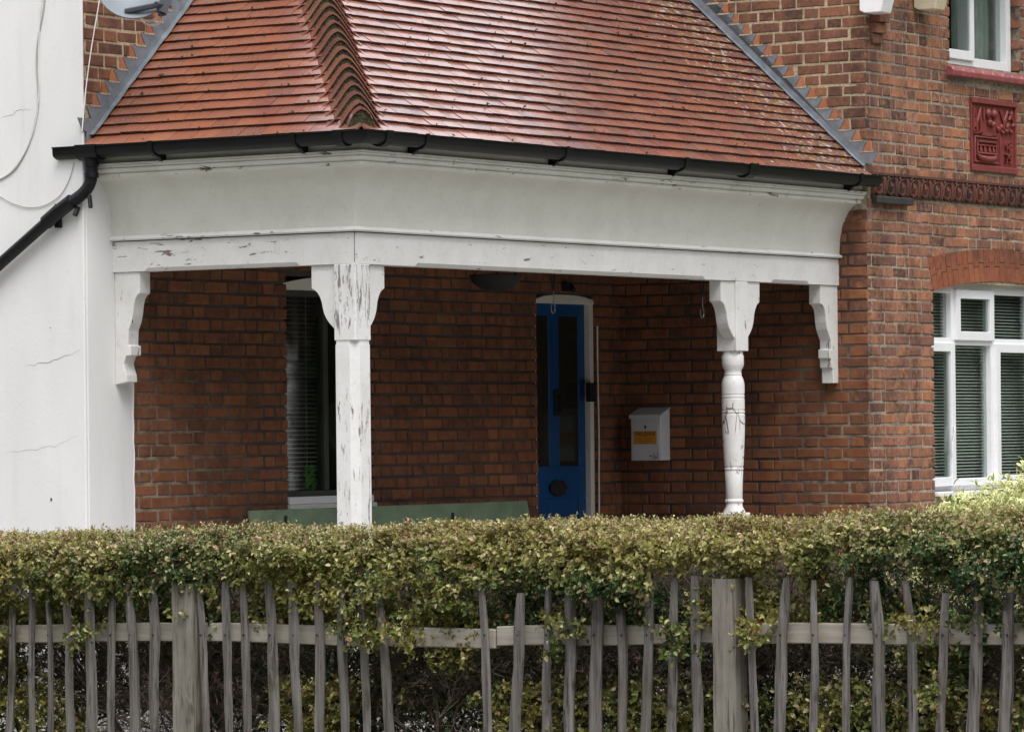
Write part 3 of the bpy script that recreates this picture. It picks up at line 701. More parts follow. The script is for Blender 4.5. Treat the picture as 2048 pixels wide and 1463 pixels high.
m.prism([(lp.y + .105 * math.cos(2 * math.pi * k / 16), lp.z + .055 * math.sin(2 * math.pi * k / 16) + .006 * math.cos(k * 2.5)) for k in range(16)], 0, DX, DX + .022); m.build('letter_plate', M['iron'], door, bevel=.005)
fm = MB(); fm.box(DX - .02, -.012, DOOR_Y[1] - .05, DOOR_Y[1], DZ[0], DZ[1] - .02)
fm.box(DX - .02, -.012, DOOR_Y[0], DOOR_Y[0] + .012, DZ[0], DZ[1] - .02)
fm.prism([(DOOR_Y[0], DZ[1] - .06)] + [(DOOR_Y[0] + (DOOR_Y[1] - DOOR_Y[0]) * k / 8, DZ[1] - .035 + .038 * math.sin(math.pi * k / 8) ** .5) for k in range(9)] + [(DOOR_Y[1], DZ[1] - .06)], 0, DX - .02, -.006)
fm.build('door_frame', M['paint_plain'], back, bevel=.004)
MB().tube([(.014, DOOR_Y[1] + .012 + .004 * math.sin(k), DZ[0] + k * .18) for k in range(13)], .006, 6).build('frame_cable', M['cable_w'], back, smooth=60)
bp = at(1186, 784, 0, .03); MB().box(.0, .035, bp.y - .045, bp.y + .03, bp.z - .065, bp.z + .065).box(.035, .037, bp.y - .02, bp.y + .01, bp.z + .045, bp.z + .055).build('door_entry_box', M['iron'], back, bevel=.006)

# ---- letterbox
lbx0, lbx1 = .165, .405; ly0, ly1 = YB - .13, YB - .006; bz, tz = Z(-.235), Z(.075)
lb = thing('letterbox', 'white metal letterbox with orange sticker on the brick flank wall', 'letterbox', ((lbx0 + lbx1) / 2, ly1, bz))
MB().prism([(ly0, bz), (ly1, bz), (ly1, tz + .045), (ly0, tz)], 0, lbx0, lbx1).build('body', M['box_white'], lb, bevel=.003)
MB().prism([(ly0 - .012, tz - .022), (ly0 - .012, tz + .004), (ly1, tz + .056), (ly1, tz + .047), (ly0 - .004, tz + .000), (ly0 - .004, tz - .022)], 0, lbx0 - .008, lbx1 + .008).build('lid', M['box_white'], lb, bevel=.0015)
dr = MB().box(lbx0 + .014, lbx1 - .012, ly0 - .004, ly0 + .002, bz + .012, tz - .045).build('door', M['box_white'], lb, bevel=.0015)
lc = (lbx0 + lbx1) / 2
MB().tube([(lc, ly0 - .010, tz - .075), (lc, ly0 + .002, tz - .075)], .007, 10).box(lc - .004, lc + .004, ly0 - .009, ly0 - .003, tz - .092, tz - .078).build('lock', M['iron'], dr)
stz1, stz0 = tz - .108, tz - .197
st = MB().box(lbx0 + .024, lbx1 - .030, ly0 - .006, ly0 - .0042, stz0, stz1).build('sticker', M['sticker'], lb)
me = text_mesh('THE LODGE', .033, .0006); me.transform(Matrix(((.92, 0, 0, 0), (0, 0, -1, 0), (0, 1, 0, 0), (0, 0, 0, 1)))); me.materials.append(M['print'])
o = bpy.data.objects.new('lettering', me); COL.objects.link(o); o.parent = st; o.location = Vector(((lbx0 + lbx1 - .006) / 2, ly0 - .0072, stz1 - .019)) - base_of(lb)
m = MB()
for (a_, b_, zz) in ((.42, .6, .036), (.12, .45, .052), (.5, .92, .052), (.2, .85, .068), (.3, .6, .081)):
    wd = lbx1 - lbx0 - .054; m.box(lbx0 + .024 + wd * a_, lbx0 + .024 + wd * b_, ly0 - .0068, ly0 - .006, stz1 - zz - .002, stz1 - zz + .002)
m.build('small_print', plain('faded_print', (.3, .12, .03), .6), st)
m = MB()
for k in range(26):
    cx, cz, w_ = lbx1 - .085 + random.random() * .068, bz + .014 + random.random() ** 1.5 * .04, random.uniform(.001, .005); m.box(cx - w_, cx + w_, ly0 - .0055, ly0 - .0038, cz - w_ * .6, cz + w_ * .6)
m.build('rust_chips', M['chip'], lb, kind='stuff')

# ------------------------------------------------------------------ porch timber frame
PX, PY = 1.744, -.1756       # outer faces of the beams
porch = thing('porch_frame', 'white painted timber porch frame with flaking corner post and curved brackets', 'porch', (PX, PY, .13))
zb0, zb1 = Z(.932), Z(1.108)
def beam(axis, lo, hi, stops):
    m = MB(); c = .02
    segs = [lo] + [v for s in stops for v in s] + [hi]; T = .12
    def sec(ch):
        P = [(0, zb0 + ch), (ch, zb0), (T - ch, zb0), (T, zb0 + ch), (T, zb1), (0, zb1)] if ch else [(0, zb0 + 1e-4), (1e-4, zb0), (T - 1e-4, zb0), (T, zb0 + 1e-4), (T, zb1), (0, zb1)]
        return P
    rings = []; pos = []
    for s0, s1 in stops: pos += [(s0, 0), (s0 + .025, c), (s1 - .025, c), (s1, 0)]
    pos = [(lo, 0)] + pos + [(hi, 0)]
    for p, ch in pos:
        if axis == 'x': rings.append([(p, PY + d, z) for d, z in sec(ch)])
        else: rings.append([(PX - d, p, z) for d, z in sec(ch)])
    m.loft(rings, True); n = 6; N = len(rings)
    m.f += [tuple(range(n)), tuple(range((N - 1) * n, N * n))]; m.m += [0, 0]; return m
beam('x', .0, PX, [(.24, 1.36)]).build('beam', M['paint_x'], porch)
beam('y', PY + .1205, YB, [(.42, 3.66), (4.5, 5.0)]).build('beam', M['paint_y'], porch)
def sweep(prof, nm, mat, parent, x_start=0, y_end=YB, smooth=35, both=True):
    """profile (e outwards, z) carried along each side of the corner, mitred"""
    a_ = [[(x_start, PY - e, z) for e, z in prof], [(PX + e, PY - e, z) for e, z in prof]]
    b_ = [[(PX + e, PY - e, z) for e, z in prof], [(PX + e, y_end, z) for e, z in prof]]
    out = []
    for rg in (a_, b_):
        m = MB(); n = len(prof); m.loft(rg, True); m.f += [tuple(range(n)), tuple(range(n, 2 * n))]; m.m += [0, 0]
        out.append(m.build(nm, mat[0] if rg is a_ else mat[1], parent, smooth=smooth))
    return out
sweep([(-.03, zb1 + .0005), (-.004, zb1 + .0005), (-.004, zb1 + .0055), (-.03, zb1 + .0055)], 'shadow_joint', (M['chip'], M['chip']), porch)
m = MB()
m.prism([(PX - .002, PY - .0008), (PX + .0008, PY - .0008), (PX + .0008, PY + .002), (PX - .001, PY + .001)], 2, zb0 + .01, zb1); m.build('mitre_joint', M['chip'], porch)
sweep([(-.03, zb1 + .006), (.014, zb1 + .006), (.026, zb1 + .009), (.030, zb1 + .014), (.024, zb1 + .022), (.012, zb1 + .028), (.008, zb1 + .034), (-.03, zb1 + .034)], 'bead_moulding', (M['paint_x'], M['paint_y']), porch, smooth=50)
zc0, zc1 = zb1 + .034, Z(1.478); NC = 14
cove = [(.006 + .165 * (1 - math.cos(math.pi / 2 * k / NC)), zc0 + (zc1 - zc0) * math.sin(math.pi / 2 * k / NC)) for k in range(NC + 1)]
inner = [(e - .02, z + .012) for e, z in reversed(cove)]
sweep(cove + inner, 'cove_board', (M['paint_cove'], M['paint_cove']), porch, smooth=40)
sweep([(.13, zc1 + .0135), (.150, zc1 - .004), (.172, zc1 - .004), (.176, zc1 + .014), (.170, zc1 + .016), (.170, zc1 + .020), (.190, zc1 + .026), (.199, zc1 + .038), (.200, zc1 + .044), (.194, zc1 + .046), (.194, zc1 + .050), (.210, zc1 + .053), (.212, zc1 + .060), (.207, zc1 + .062), (.218, zc1 + .066), (.218, zc1 + .074), (.19, zc1 + .0745), (.13, zc1 + .0745)], 'cornice_moulding', (M['paint_crown'], M['paint_crown']), porch, smooth=25)
sweep([(.15, zc1 + .0755), (.186, zc1 + .0755), (.186, Z(1.62)), (.15, Z(1.62))], 'fascia_board', (M['paint_cove'], M['paint_cove']), porch)
MB().box(.006, PX - .125, PY + .125, YB - .006, Z(1.06), Z(1.09)).build('ceiling_boards', M['soffit'], porch)
# corner post
w = .150; cx, cy = PX - w / 2 + .004, PY + w / 2 - .004
m = MB(); zz0 = at(712, 688, 1, PY).z
m.box(cx - w / 2, cx + w / 2, cy - w / 2, cy + w / 2, zz0 + .022, zb0 - .001)
post = m.build('corner_post', M['paint_post'], porch, bevel=.005)
w2_ = .146; ch = .042; c2 = .006
def octo(z, w): h = w / 2; return [(cx - h + c2, cy - h, z), (cx + h - ch, cy - h, z), (cx + h, cy - h + ch, z), (cx + h, cy + h - c2, z), (cx + h - c2, cy + h, z), (cx - h + ch, cy + h, z), (cx - h, cy + h - ch, z), (cx - h, cy - h + c2, z)]
m = MB(); m.loft([octo(.13, w2_), octo(zz0, w2_ - .002)], True); m.f += [tuple(range(8)), tuple(range(8, 16))]; m.m += [0, 0]; m.build('post_shaft', M['paint_post'], post)
m = MB(); m.loft([octo(zz0, .138), octo(zz0 + .022, .138)], True); m.build('post_neck', M['paint_post'], post)
# long crack in the shaft
P = [at(x, y, 0, cx + .0705) for x, y in ((722, 720), (724, 770), (728, 830), (731, 880), (735, 930), (738, 960))]
m = MB(); m.loft([[(p.x, p.y - .0015 - .001 * (i % 2), p.z) for i, p in enumerate(P)], [(p.x, p.y + .0015 + .001 * (i % 3), p.z) for i, p in enumerate(P)]]); m.build('split', M['chip'], post)
# bracket boards: profile (out from post, down from beam)
BP = [(0, 0), (.172, 0), (.172, .132), (.150, .142), (.132, .155), (.115, .18), (.102, .21), (.095, .245), (.086, .275), (.070, .305), (.045, .335), (.018, .36), (.0, .372)]
def bracket(axis, root, sgn, c0, c1):
    poly = [(root + sgn * o_, zb0 - .001 - d) for o_, d in BP]
    return MB().prism(poly, 1 if axis == 'x' else 0, c0, c1).build('bracket', M['paint_bracket'], porch, bevel=.003)
bracket('x', cx - w / 2, -1, PY + .02, PY + .105); bracket('y', cy + w / 2, 1, PX - .105, PX - .02)
# turned post under the long beam
ty = 4.12; tx_ = PX - .075; tb = at(1465, 705, 0, PX).z
tp = MB().box(tx_ - .075, tx_ + .075, ty - .075, ty + .075, tb + .012, zb0 - .001).build('turned_post', M['paint_bracket'], porch, bevel=.004)
def zt_(Y): return at(1467, 488 + Y / 3, 0, tx_).z
prof = [(.066, zt_(640)), (.066, zt_(660)), (.0725, zt_(672)), (.0725, zt_(715)), (.069, zt_(735)), (.056, zt_(755)), (.054, zt_(772)), (.058, zt_(782)), (.056, zt_(788)), (.066, zt_(808)), (.073, zt_(830)), (.0745, zt_(850)), (.0745, zt_(898)),
        (.069, zt_(902)), (.0745, zt_(908)), (.0745, zt_(918)), (.069, zt_(922)), (.0745, zt_(928)), (.0745, zt_(990)), (.069, zt_(994)), (.0755, zt_(1000)), (.0755, zt_(1010)), (.069, zt_(1014)), (.0755, zt_(1022)), (.075, zt_(1080)), (.071, zt_(1180)), (.066, zt_(1270)), (.062, zt_(1330)),
        (.057, zt_(1336)), (.062, zt_(1343)), (.062, zt_(1352)), (.057, zt_(1357)), (.060, zt_(1364)), (.056, zt_(1440)), (.054, zt_(1525)), (.053, zt_(1527)), (.060, zt_(1536)), (.060, zt_(1545)), (.053, zt_(1550)), (.056, zt_(1575)), (.070, zt_(1600)), (.072, zt_(1610))]
zend = prof[-1][1]; MB().lathe(prof[::-1], tx_, ty, 32).build('turned_shaft', M['paint_turned'], tp, smooth=28)
MB().box(tx_ - .075, tx_ + .075, ty - .075, ty + .075, .13, zend).build('post_base', M['paint_turned'], tp, bevel=.004)
bracket('y', ty - .075, -1, PX - .10, PX - .012); bracket('y', ty + .075, 1, PX - .10, PX - .012)
# wall brackets with stepped feet
WP = [(0, 0), (.235, 0), (.235, .125), (.205, .135), (.178, .16), (.165, .2), (.158, .25), (.145, .295), (.12, .335), (.095, .37), (.092, .425), (.118, .43), (.118, .488), (.10, .492), (.095, .55), (.072, .56), (.072, .655), (0, .655)]
MB().prism([(YB - .003 - o_, zb0 - .001 - d) for o_, d in WP], 0, PX - .10, PX - .012).build('wall_bracket', M['paint_bracket'], porch, bevel=.003)
WP2 = [(0, 0), (.188, 0), (.188, .125), (.168, .135), (.150, .16), (.140, .2), (.133, .25), (.12, .295), (.10, .34), (.095, .425), (.115, .43), (.115, .485), (.08, .49), (.062, .53), (.066, .56), (.082, .60), (.085, .64), (0, .655)]
MB().prism([(.008 + o_, zb0 - .001 - d) for o_, d in WP2], 1, PY + .012, PY + .11).build('wall_bracket', M['paint_bracket'], porch, bevel=.003)

# ------------------------------------------------------------------ roof
roof = thing('tiled_roof', 'wet red clay tiled porch roof with a row of curved hip tiles', 'roof', (EX, EY, ZE))
PIT = math.atan(TAN); cP, sP = math.cos(PIT), math.sin(PIT); G = .0875; TW = .165
def clip(poly, a, b, c):        # keep a*x+b*y<=c
    out = []
    for i in range(len(poly)):
        p, q = poly[i], poly[(i + 1) % len(poly)]; dp = a * p[0] + b * p[1] - c; dq = a * q[0] + b * q[1] - c
        if dp <= 0: out.append(p)
        if (dp < 0 < dq) or (dq < 0 < dp): t = dp / (dp - dq); out.append((p[0] + (q[0] - p[0]) * t, p[1] + (q[1] - p[1]) * t))
    return out
def area(p): return abs(sum(p[i][0] * p[(i + 1) % len(p)][1] - p[(i + 1) % len(p)][0] * p[i][1] for i in range(len(p)))) / 2
# slope coordinates: (l along the eaves, s up the slope); n = normal offset
def to_left(l, s, n): return Vector((l, EY + s * cP - n * sP, ZE + s * sP + n * cP))
def to_right(l, s, n): return Vector((EX - s * cP + n * sP, l, ZE + s * sP + n * cP))
TH = .0135; TL = .135
def tile_verts(poly, s0):
    """slab: raised at the tail, sunk at the head"""
    top = []; bot = []
    for l, s in poly:
        n = .0225 * (1 - (s - s0) / TL) - .001; top.append((l, s, n)); bot.append((l, s, n - TH))
    return top + bot
items = []
L_AP = EX / cP
ns = int(L_AP / G)
for side in ('L', 'R'):
    for k in range(ns + 1):
        s0 = k * G + (-.012 if k == 0 else 0)
        inset = s0 * cP
        lo, hi = (-.03, EX) if side == 'L' else (EY, YB)
        off = (k % 2) * TW / 2 + random.uniform(-.004, .004); l = lo - TW + off
        while l < hi + TW:
            j = random.uniform(-.0028, .0028)
            poly = [(l + .0015, s0 + j), (l + TW - .0015, s0 + j), (l + TW - .0015, s0 + TL), (l + .0015, s0 + TL)]
            if side == 'L': poly = clip(poly, 1, cP, EX); poly = clip(poly, -1, 0, .004 if k > 0 else .05) if poly else poly
            else: poly = clip(poly, -1, cP, -EY); poly = clip(poly, 1, 0, YB - .004) if poly else poly
            if poly and area(poly) > .0012:
                c = Vector((sum(p[0] for p in poly) / len(poly), s0 + .04, .02)); w = (to_left if side == 'L' else to_right)(*c); px, py = proj(w)
                items.append((0 < px < 2048 and 0 < py < 400, area(poly) * (F / (HOUSE @ w).y) ** 2 * (1.2 if side == 'L' else .8) * (1 + py / 400), side, poly, s0))
            l += TW
items.sort(key=lambda t: (-t[0], -t[1])); rest = MB(); rnd = []
for n_, (vis, _, side, poly, s0) in enumerate(items):
    f_ = to_left if side == 'L' else to_right
    tv = tile_verts(poly, s0); dn = random.uniform(-.0014, .0022); tw = random.uniform(-.005, .005); l0 = poly[0][0]
    vs = [f_(l, s, n + dn + (l - l0) * tw) for l, s, n in tv]; q = len(poly)
    fs = [tuple(range(q)), tuple(range(2 * q - 1, q - 1, -1))] + [(i, i + q, (i + 1) % q + q, (i + 1) % q) for i in range(q)]
    mb = MB() if (vis and n_ < 300) else rest
    lo_s = min(p[1] for p in poly)
    for fi, f in enumerate(fs):      # tail ends and undersides coloured dark: painted course shadow with some grime
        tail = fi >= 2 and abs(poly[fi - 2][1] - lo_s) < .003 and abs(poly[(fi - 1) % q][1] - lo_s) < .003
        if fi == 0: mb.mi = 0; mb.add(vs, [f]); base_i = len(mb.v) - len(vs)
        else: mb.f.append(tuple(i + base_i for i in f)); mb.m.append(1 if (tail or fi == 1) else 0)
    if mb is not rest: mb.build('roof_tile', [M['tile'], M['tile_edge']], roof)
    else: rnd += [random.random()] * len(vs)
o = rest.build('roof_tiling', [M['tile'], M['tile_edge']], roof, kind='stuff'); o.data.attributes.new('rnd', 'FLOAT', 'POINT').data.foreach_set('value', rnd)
# moss tufts, seeds and leaf litter caught along the tile tails
m = MB(); nm = 0
while nm < 330:
    right_ = random.random() < .72; k = random.randrange(0, 24); s0 = k * G
    l = (EY + s0 * cP) + random.random() ** (.8) * (YB - EY - s0 * cP) if right_ else random.random() * (EX - s0 * cP)
    if right_ and l > YB - .05 or (not right_ and l < .04): continue
    r_ = random.uniform(.003, .011) * (1.3 if random.random() < .1 else .8); c = (to_right if right_ else to_left)(l, s0 + random.uniform(-.004, .012), .0245)
    q = [c + Vector((random.gauss(0, r_ * .8), random.gauss(0, r_ * .8), random.gauss(0, r_ * .5))) for _ in range(5)] + [c + Vector((0, 0, r_))]
    m.add(q, [(0, 1, 5), (1, 2, 5), (2, 3, 5), (3, 4, 5), (4, 0, 5), (0, 2, 4)]); nm += 1
m.build('moss_tufts', M['moss_tuft'], roof, kind='stuff')
# under-roof boarding keeps the light out
m = MB(); ap = L_AP
m.add([to_left(0, 0, -.03), to_left(EX, 0, -.03), to_left(0, ap, -.03)], [(0, 1, 2)]); m.add([to_right(EY, 0, -.03), to_right(YB, 0, -.03), to_right(YB, ap, -.03), to_right(EY + EX, ap, -.03)], [(0, 1, 2, 3)])
m.build('underlay', M['dark_wood'], roof)
# curved hip tiles, one for each course
hd = Vector((-1, 1, 0)) / math.sqrt(2); hc = Vector((1, 1, 0)) / math.sqrt(2); V_ = TAN / math.sqrt(2)
def bonnet(e0, seed):
    r = random.Random(seed); m = MB(); bd = MB(); n = 16; wt = .172 + r.uniform(-.006, .006)
    def sec(e, lift, w, th=0):  # one cross-section, kept behind the gutter line
        o_ = Vector((EX - e, EY + e, ZE + e * TAN)); P = []
        for k in range(n + 1):
            t = -1 + 2 * k / n; a_ = abs(t); bell = .84 * math.sin(math.pi / 2 * min(1, a_)) ** 2 + .16 * a_
            z = (.036 + lift) - bell * (V_ * w + .030 + lift * .72) - th
            z += th * .75 * a_ * a_; q = o_ + hc * (t * w) + Vector((0, 0, z + .006 - .008 * a_ ** 6)); q.x = min(q.x, EX + .008); q.y = max(q.y, EY - .008); P.append(q)
        return P
    e1 = e0 + .115
    top0, top1 = sec(e0, .066, wt), sec(e1, -.012, wt * .80); b0, b1 = sec(e0 + .001, .066, wt, .014), sec(e1, -.012, wt * .80, .014)
    m.loft([b0, top0, top1, b1]); ob = m.build('hip_tile', M['tile'], roof, smooth=45)
    c0 = sec(e0 + .008, .066, wt * .99, .013); fl = []
    for k in range(n + 1):
        t = -1 + 2 * k / n; o_ = Vector((EX - e0 - .010, EY + e0 + .010, ZE + (e0 + .01) * TAN)); q = o_ + hc * (t * wt * .99) + Vector((0, 0, -abs(t) * wt * V_ - .012)); q.x = min(q.x, EX); q.y = max(q.y, EY); q.z = max(q.z, ZE - .02); fl.append(q)
    bd.loft([c0, fl]); bd.build('mortar_bedding', M['moss'], ob)
k = 0
while k * G * cP < EX - .05: bonnet(k * G * cP + (.03 if k == 0 else .008), k); k += 1

# stepped lead flashing
def flashing(side):
    fr_ = MB(); steps = []
    off = .198; sl = .044; z = math.ceil((ZE + .06) / COURSE) * COURSE
    f0 = (lambda zz: EY + (zz - off - ZE) / TAN) if side == 'L' else (lambda zz: EX - (zz - off - ZE) / TAN)
    sg = 1 if side == 'L' else -1; zz = z; pts = []
    start = (YR + .03) if side == 'L' else XB - .004
    pts.append((start, ZE - .02 if side == 'L' else ZE + .02)); pts.append((start, z))
    while zz < Z(3.4):
        y1 = f0(zz) + sg * .09; zz2 = zz + COURSE
        y0 = f0(zz) if zz != z else start
        pts.append((y1, zz)); pts.append((y1 - sg * sl, zz2)); zz = zz2
    end_s = (pts[-1][0]); zr = ZE + (abs(end_s - (EY if side == 'L' else EX))) * TAN
    pts.append((end_s, zr)); 
    top = pts[1:-1]
    return pts
for side in ('L', 'R'):
    P = flashing(side); m = MB()
    if side == 'L': m.prism(P, 0, .0075, .0105)
    else: m.prism(P, 1, YB - .0105, YB - .0075)
    m.build('lead_flashing', M['lead'], roof)
    # dressed apron lying on the tiles
    m = MB(); N = 40
    if side == 'L': m.loft([[(.010, EY + t, roof_left(EY + t) + .10) for t in np.linspace(.03, 1.55, N)], [(.012, EY + t, roof_left(EY + t) + .045) for t in np.linspace(.03, 1.55, N)], [(.045, EY + t, roof_left(EY + t) + .040 + .003 * math.sin(t * 40)) for t in np.linspace(.03, 1.55, N)]])
    else: m.loft([[(EX - t, YB - .010, roof_right(EX - t) + .10) for t in np.linspace(.03, 1.95, N)], [(EX - t, YB - .012, roof_right(EX - t) + .045) for t in np.linspace(.03, 1.95, N)], [(EX - t, YB - .035, roof_right(EX - t) + .040 + .003 * math.sin(t * 40)) for t in np.linspace(.03, 1.95, N)]])
    m.build('flashing_apron', M['lead'], roof)
    # cut brick ends and mortar showing along the steps
    par = upl if side == 'L' else upr; zs = math.ceil((ZE + .06) / COURSE) * COURSE; c = 0
    while zs + c * COURSE < Z(3.1):
        zz = zs + c * COURSE; f0 = EY + (zz - .198 - ZE) / TAN + .09 if side == 'L' else EX - (zz - .198 - ZE) / TAN - .09; sg = 1 if side == 'L' else -1
        if (side == 'L' and f0 > YR + .1) or (side == 'R' and f0 < XB - .02):
            q = [(f0 - sg * .006, zz + .006), (f0 - sg * .046, zz + .07), (f0 - sg * .046 - sg * .02, zz + .07), (f0 - sg * random.uniform(.06, .085), zz + .006)]
            mm = MB().prism(q, 0, -.01, .0095) if side == 'L' else MB().prism(q, 1, YB - .0095, YB + .01)
            mm.build('cut_brick', M['brick_cut'], par, bevel=.001)
            q = [(f0 + sg * .006, zz - .006), (f0 + sg * .002, zz + .005), (f0 - sg * .10, zz + .005), (f0 - sg * .085, zz - .006)]
            mm = MB().prism(q, 0, 0, .0125) if side == 'L' else MB().prism(q, 1, YB - .0125, YB)
            mm.build('pointing', M['mortar_light'], par)
        c += 1

# ------------------------------------------------------------------ guttering
gut = thing('gutter', 'black plastic gutter running round the porch eaves', 'gutter', (PX + .25, PY - .25, Z(1.575)))
GP = [(.212, Z(1.655)), (.212, Z(1.606)), (.225, Z(1.591)), (.25, Z(1.583)), (.28, Z(1.584)), (.305, Z(1.596)), (.316, Z(1.61)), (.318, Z(1.648)), (.324, Z(1.648)), (.324, Z(1.655)), (.312, Z(1.655)), (.312, Z(1.612)), (.30, Z(1.602)), (.28, Z(1.591)), (.25, Z(1.590)), (.23, Z(1.598)), (.218, Z(1.605)), (.218, Z(1.655))]
sweep(GP, 'gutter_run', (M['gutter'], M['gutter']), gut, x_start=-.18, y_end=YB + .03, smooth=40)
def gprof(d): return [(.206, Z(1.66)), (.206, Z(1.604) - d), (.222, Z(1.587) - d), (.25, Z(1.577) - d), (.283, Z(1.578) - d), (.311, Z(1.592) - d), (.324, Z(1.61)), (.330, Z(1.656)), (.33, Z(1.660)), (.318, Z(1.660)), (.316, Z(1.612)), (.30, Z(1.598)), (.25, Z(1.587)), (.22, Z(1.60)), (.214, Z(1.66))]
def gsec(axis, c, w, d=.004):
    pr = gprof(d); m = MB()
    if axis == 'x': rg = [[(c - w, PY - e, z) for e, z in pr], [(c + w, PY - e, z) for e, z in pr]]
    else: rg = [[(PX + e, c - w, z) for e, z in pr], [(PX + e, c + w, z) for e, z in pr]]
    m.loft(rg, True); n = len(pr); m.f += [tuple(range(n)), tuple(range(n, 2 * n))]; m.m += [0, 0]; return m
for px in (300, 590): p = at(px, 310, 1, PY - .3); 
def gb(axis, c):
    m = gsec(axis, c, .014)
    if axis == 'x': m.prism([(PY - .19, Z(1.60)), (PY - .19, Z(1.54)), (PY - .225, Z(1.548)), (PY - .26, Z(1.575)), (PY - .21, Z(1.60))], 0, c - .012, c + .012)
    else: m.prism([(PX + .19, Z(1.60)), (PX + .19, Z(1.54)), (PX + .225, Z(1.548)), (PX + .26, Z(1.575)), (PX + .21, Z(1.60))], 1, c - .012, c + .012)
    m.build('gutter_bracket', M['gutter'], gut)
for px in (305, 590): gb('x', at(px, 310, 1, PY - .3).x)
for px in (850, 1130, 1368, 1718): gb('y', at(px, 330, 0, PX + .3).y)
gsec('y', at(1503, 360, 0, PX + .3).y, .05, .006).build('gutter_joint', M['gutter'], gut)
m = gsec('x', PX + .12, .03, .006); m.build('gutter_joint', M['gutter'], gut); gsec('y', PY - .10, .03, .006).build('gutter_joint', M['gutter'], gut)
oy = PY - .265; ox = at(183, 335, 1, oy).x
m = gsec('x', ox, .075, .006); m.build('gutter_outlet', M['gutter'], gut)
dp = thing('downpipe', 'black plastic downpipe running diagonally across the white wing wall', 'downpipe', (ox, oy, Z(1.5)))
m = MB(); m.tube([(ox, oy, Z(1.60)), (ox, oy, Z(1.535))], .042, 16); m.tube([(ox, oy, Z(1.54)), (ox, oy, Z(1.49))], .037, 16)
m.build('spigot', M['gutter'], dp, smooth=40)
YW = YR - .055
e1 = Vector((ox, oy, Z(1.50))); pA = at(178, 385, 1, (oy + YW) / 2); pB = at(140, 405, 1, YW)
pEnd = at(-140, 652, 1, YW); pC = at(118, 422, 1, YW)
def bez(a, b, c, n=8): return [a * (1 - t) ** 2 + b * 2 * t * (1 - t) + c * t * t for t in (i / n for i in range(n + 1))]
m = MB(); m.tube(bez(e1, Vector((ox + .005, oy, pA.z + .01)), pB), .036, 16); m.tube([pB + (pB - pC) * .2, pC], .042, 16)
m.tube([(ox, oy, Z(1.5)), (ox + .002, oy, Z(1.47))], .042, 16); m.build('elbow', M['gutter'], dp, smooth=40)
m = MB(); m.tube([pC + (pC - pB) * -.3, pEnd], .034, 18); m.build('pipe', M['gutter'], dp, smooth=40)
m = MB(); q1 = pC; q2 = at(92, 445, 1, YW); m.tube([q1, q2], .043, 18); m.build('socket', M['gutter'], dp, smooth=40)
q3 = at(180, 408, 1, YW); MB().tube([q3 + Vector((-.02, .02, .05)), q3 + Vector((.005, .0, -.02))], .013, 8).build('clip', M['gutter'], dp, smooth=40); m = MB(); q4 = at(150, 425, 1, YW); m.tube([q4 + Vector((-.0, .03, .03)), q4 + Vector((0, 0, -.015))], .015, 8); m.build('clip', M['gutter'], dp, smooth=40)
m = MB(); q = q1.lerp(q2, .4); m.box(q.x - .02, q.x + .02, YR - .03, YR - .001, q.z - .07, q.z + .07); m.build('clip_plate', M['gutter'], dp, bevel=.004)

# ------------------------------------------------------------------ satellite dish and cables
dc = at(268, -26, 0, .42); ds = .215
dish = thing('satellite_dish', 'grey satellite dish with dark arm on the brick wall at top left', 'satellite dish', tuple(at(300, -10, 0, .02)))
nrm = Vector((.55, -.75, .38)).normalized(); u_ = nrm.cross(Vector((0, 0, 1))).normalized(); v_ = u_.cross(nrm)
rings = []
for i in range(9):
    r = i / 8; rings.append([dc + u_ * (ds * r * math.cos(a)) + v_ * (ds * 1.06 * r * math.sin(a)) + nrm * (.05 * r * r) for a in [2 * math.pi * k / 40 for k in range(40)]])
m = MB(); m.loft(rings, True); m.loft([rings[-1], [p - nrm * .012 for p in rings[-1]]], True); m.loft([[p - nrm * .012 for p in rg] for rg in rings], True)
m.build('reflector', M['dish'], dish, smooth=50)
a_end = at(318, 10, 0, .62); a_st = at(245, 24, 0, .42) + Vector((.02, 0, 0))
MB().tube([a_st, a_end], .017, 6).tube([at(268, -38, 0, .40), at(300, -20, 0, .01)], .02, 8).build('arm', M['lnb'], dish, smooth=50)
l0, l1 = at(336, -12, 0, .62), at(322, 26, 0, .60)
MB().tube([l0, l1], .045, 4).tube([l1 + Vector((0, 0, .01)), l1 + Vector((.0, .0, -.02))], .018, 8).tube([at(312, 8, 0, .62), at(340, 12, 0, .60)], .014, 8).build('receiver', M['lnb'], dish, bevel=.0)
def cable(par, pts, r, mat, ax, val, n=10, **kw):
    P = [at(x, y, ax, v if isinstance(v, (int, float)) else v) for (x, y, v) in [(p[0], p[1], p[2] if len(p) > 2 else val) for p in pts]]
    out = []
    for i in range(len(P) - 1):
        a_, b_, c_, d_ = P[max(i - 1, 0)], P[i], P[i + 1], P[min(i + 2, len(P) - 1)]
        for k in range(n):
            t = k / n; out.append(.5 * ((2 * b_) + (c_ - a_) * t + (2 * a_ - 5 * b_ + 4 * c_ - d_) * t * t + (3 * b_ - a_ - 3 * c_ + d_) * t ** 3))
    out.append(P[-1]); return MB().tube(out, r, 6).build(kw.pop('name', 'cable'), M[mat], par, smooth=60, **kw)
cable(dish, [(248, 27, .43), (268, 27, .45), (283, 38, .45), (303, 41, .5), (316, 33, .56), (319, 27, .6)], .005, 'cable_w', 0, .4)
cable(dish, [(250, 27, .43), (275, 32, .45), (290, 47, .45), (305, 51, .5), (320, 45, .56), (328, 30, .6)], .0055, 'cable_w', 0, .4)
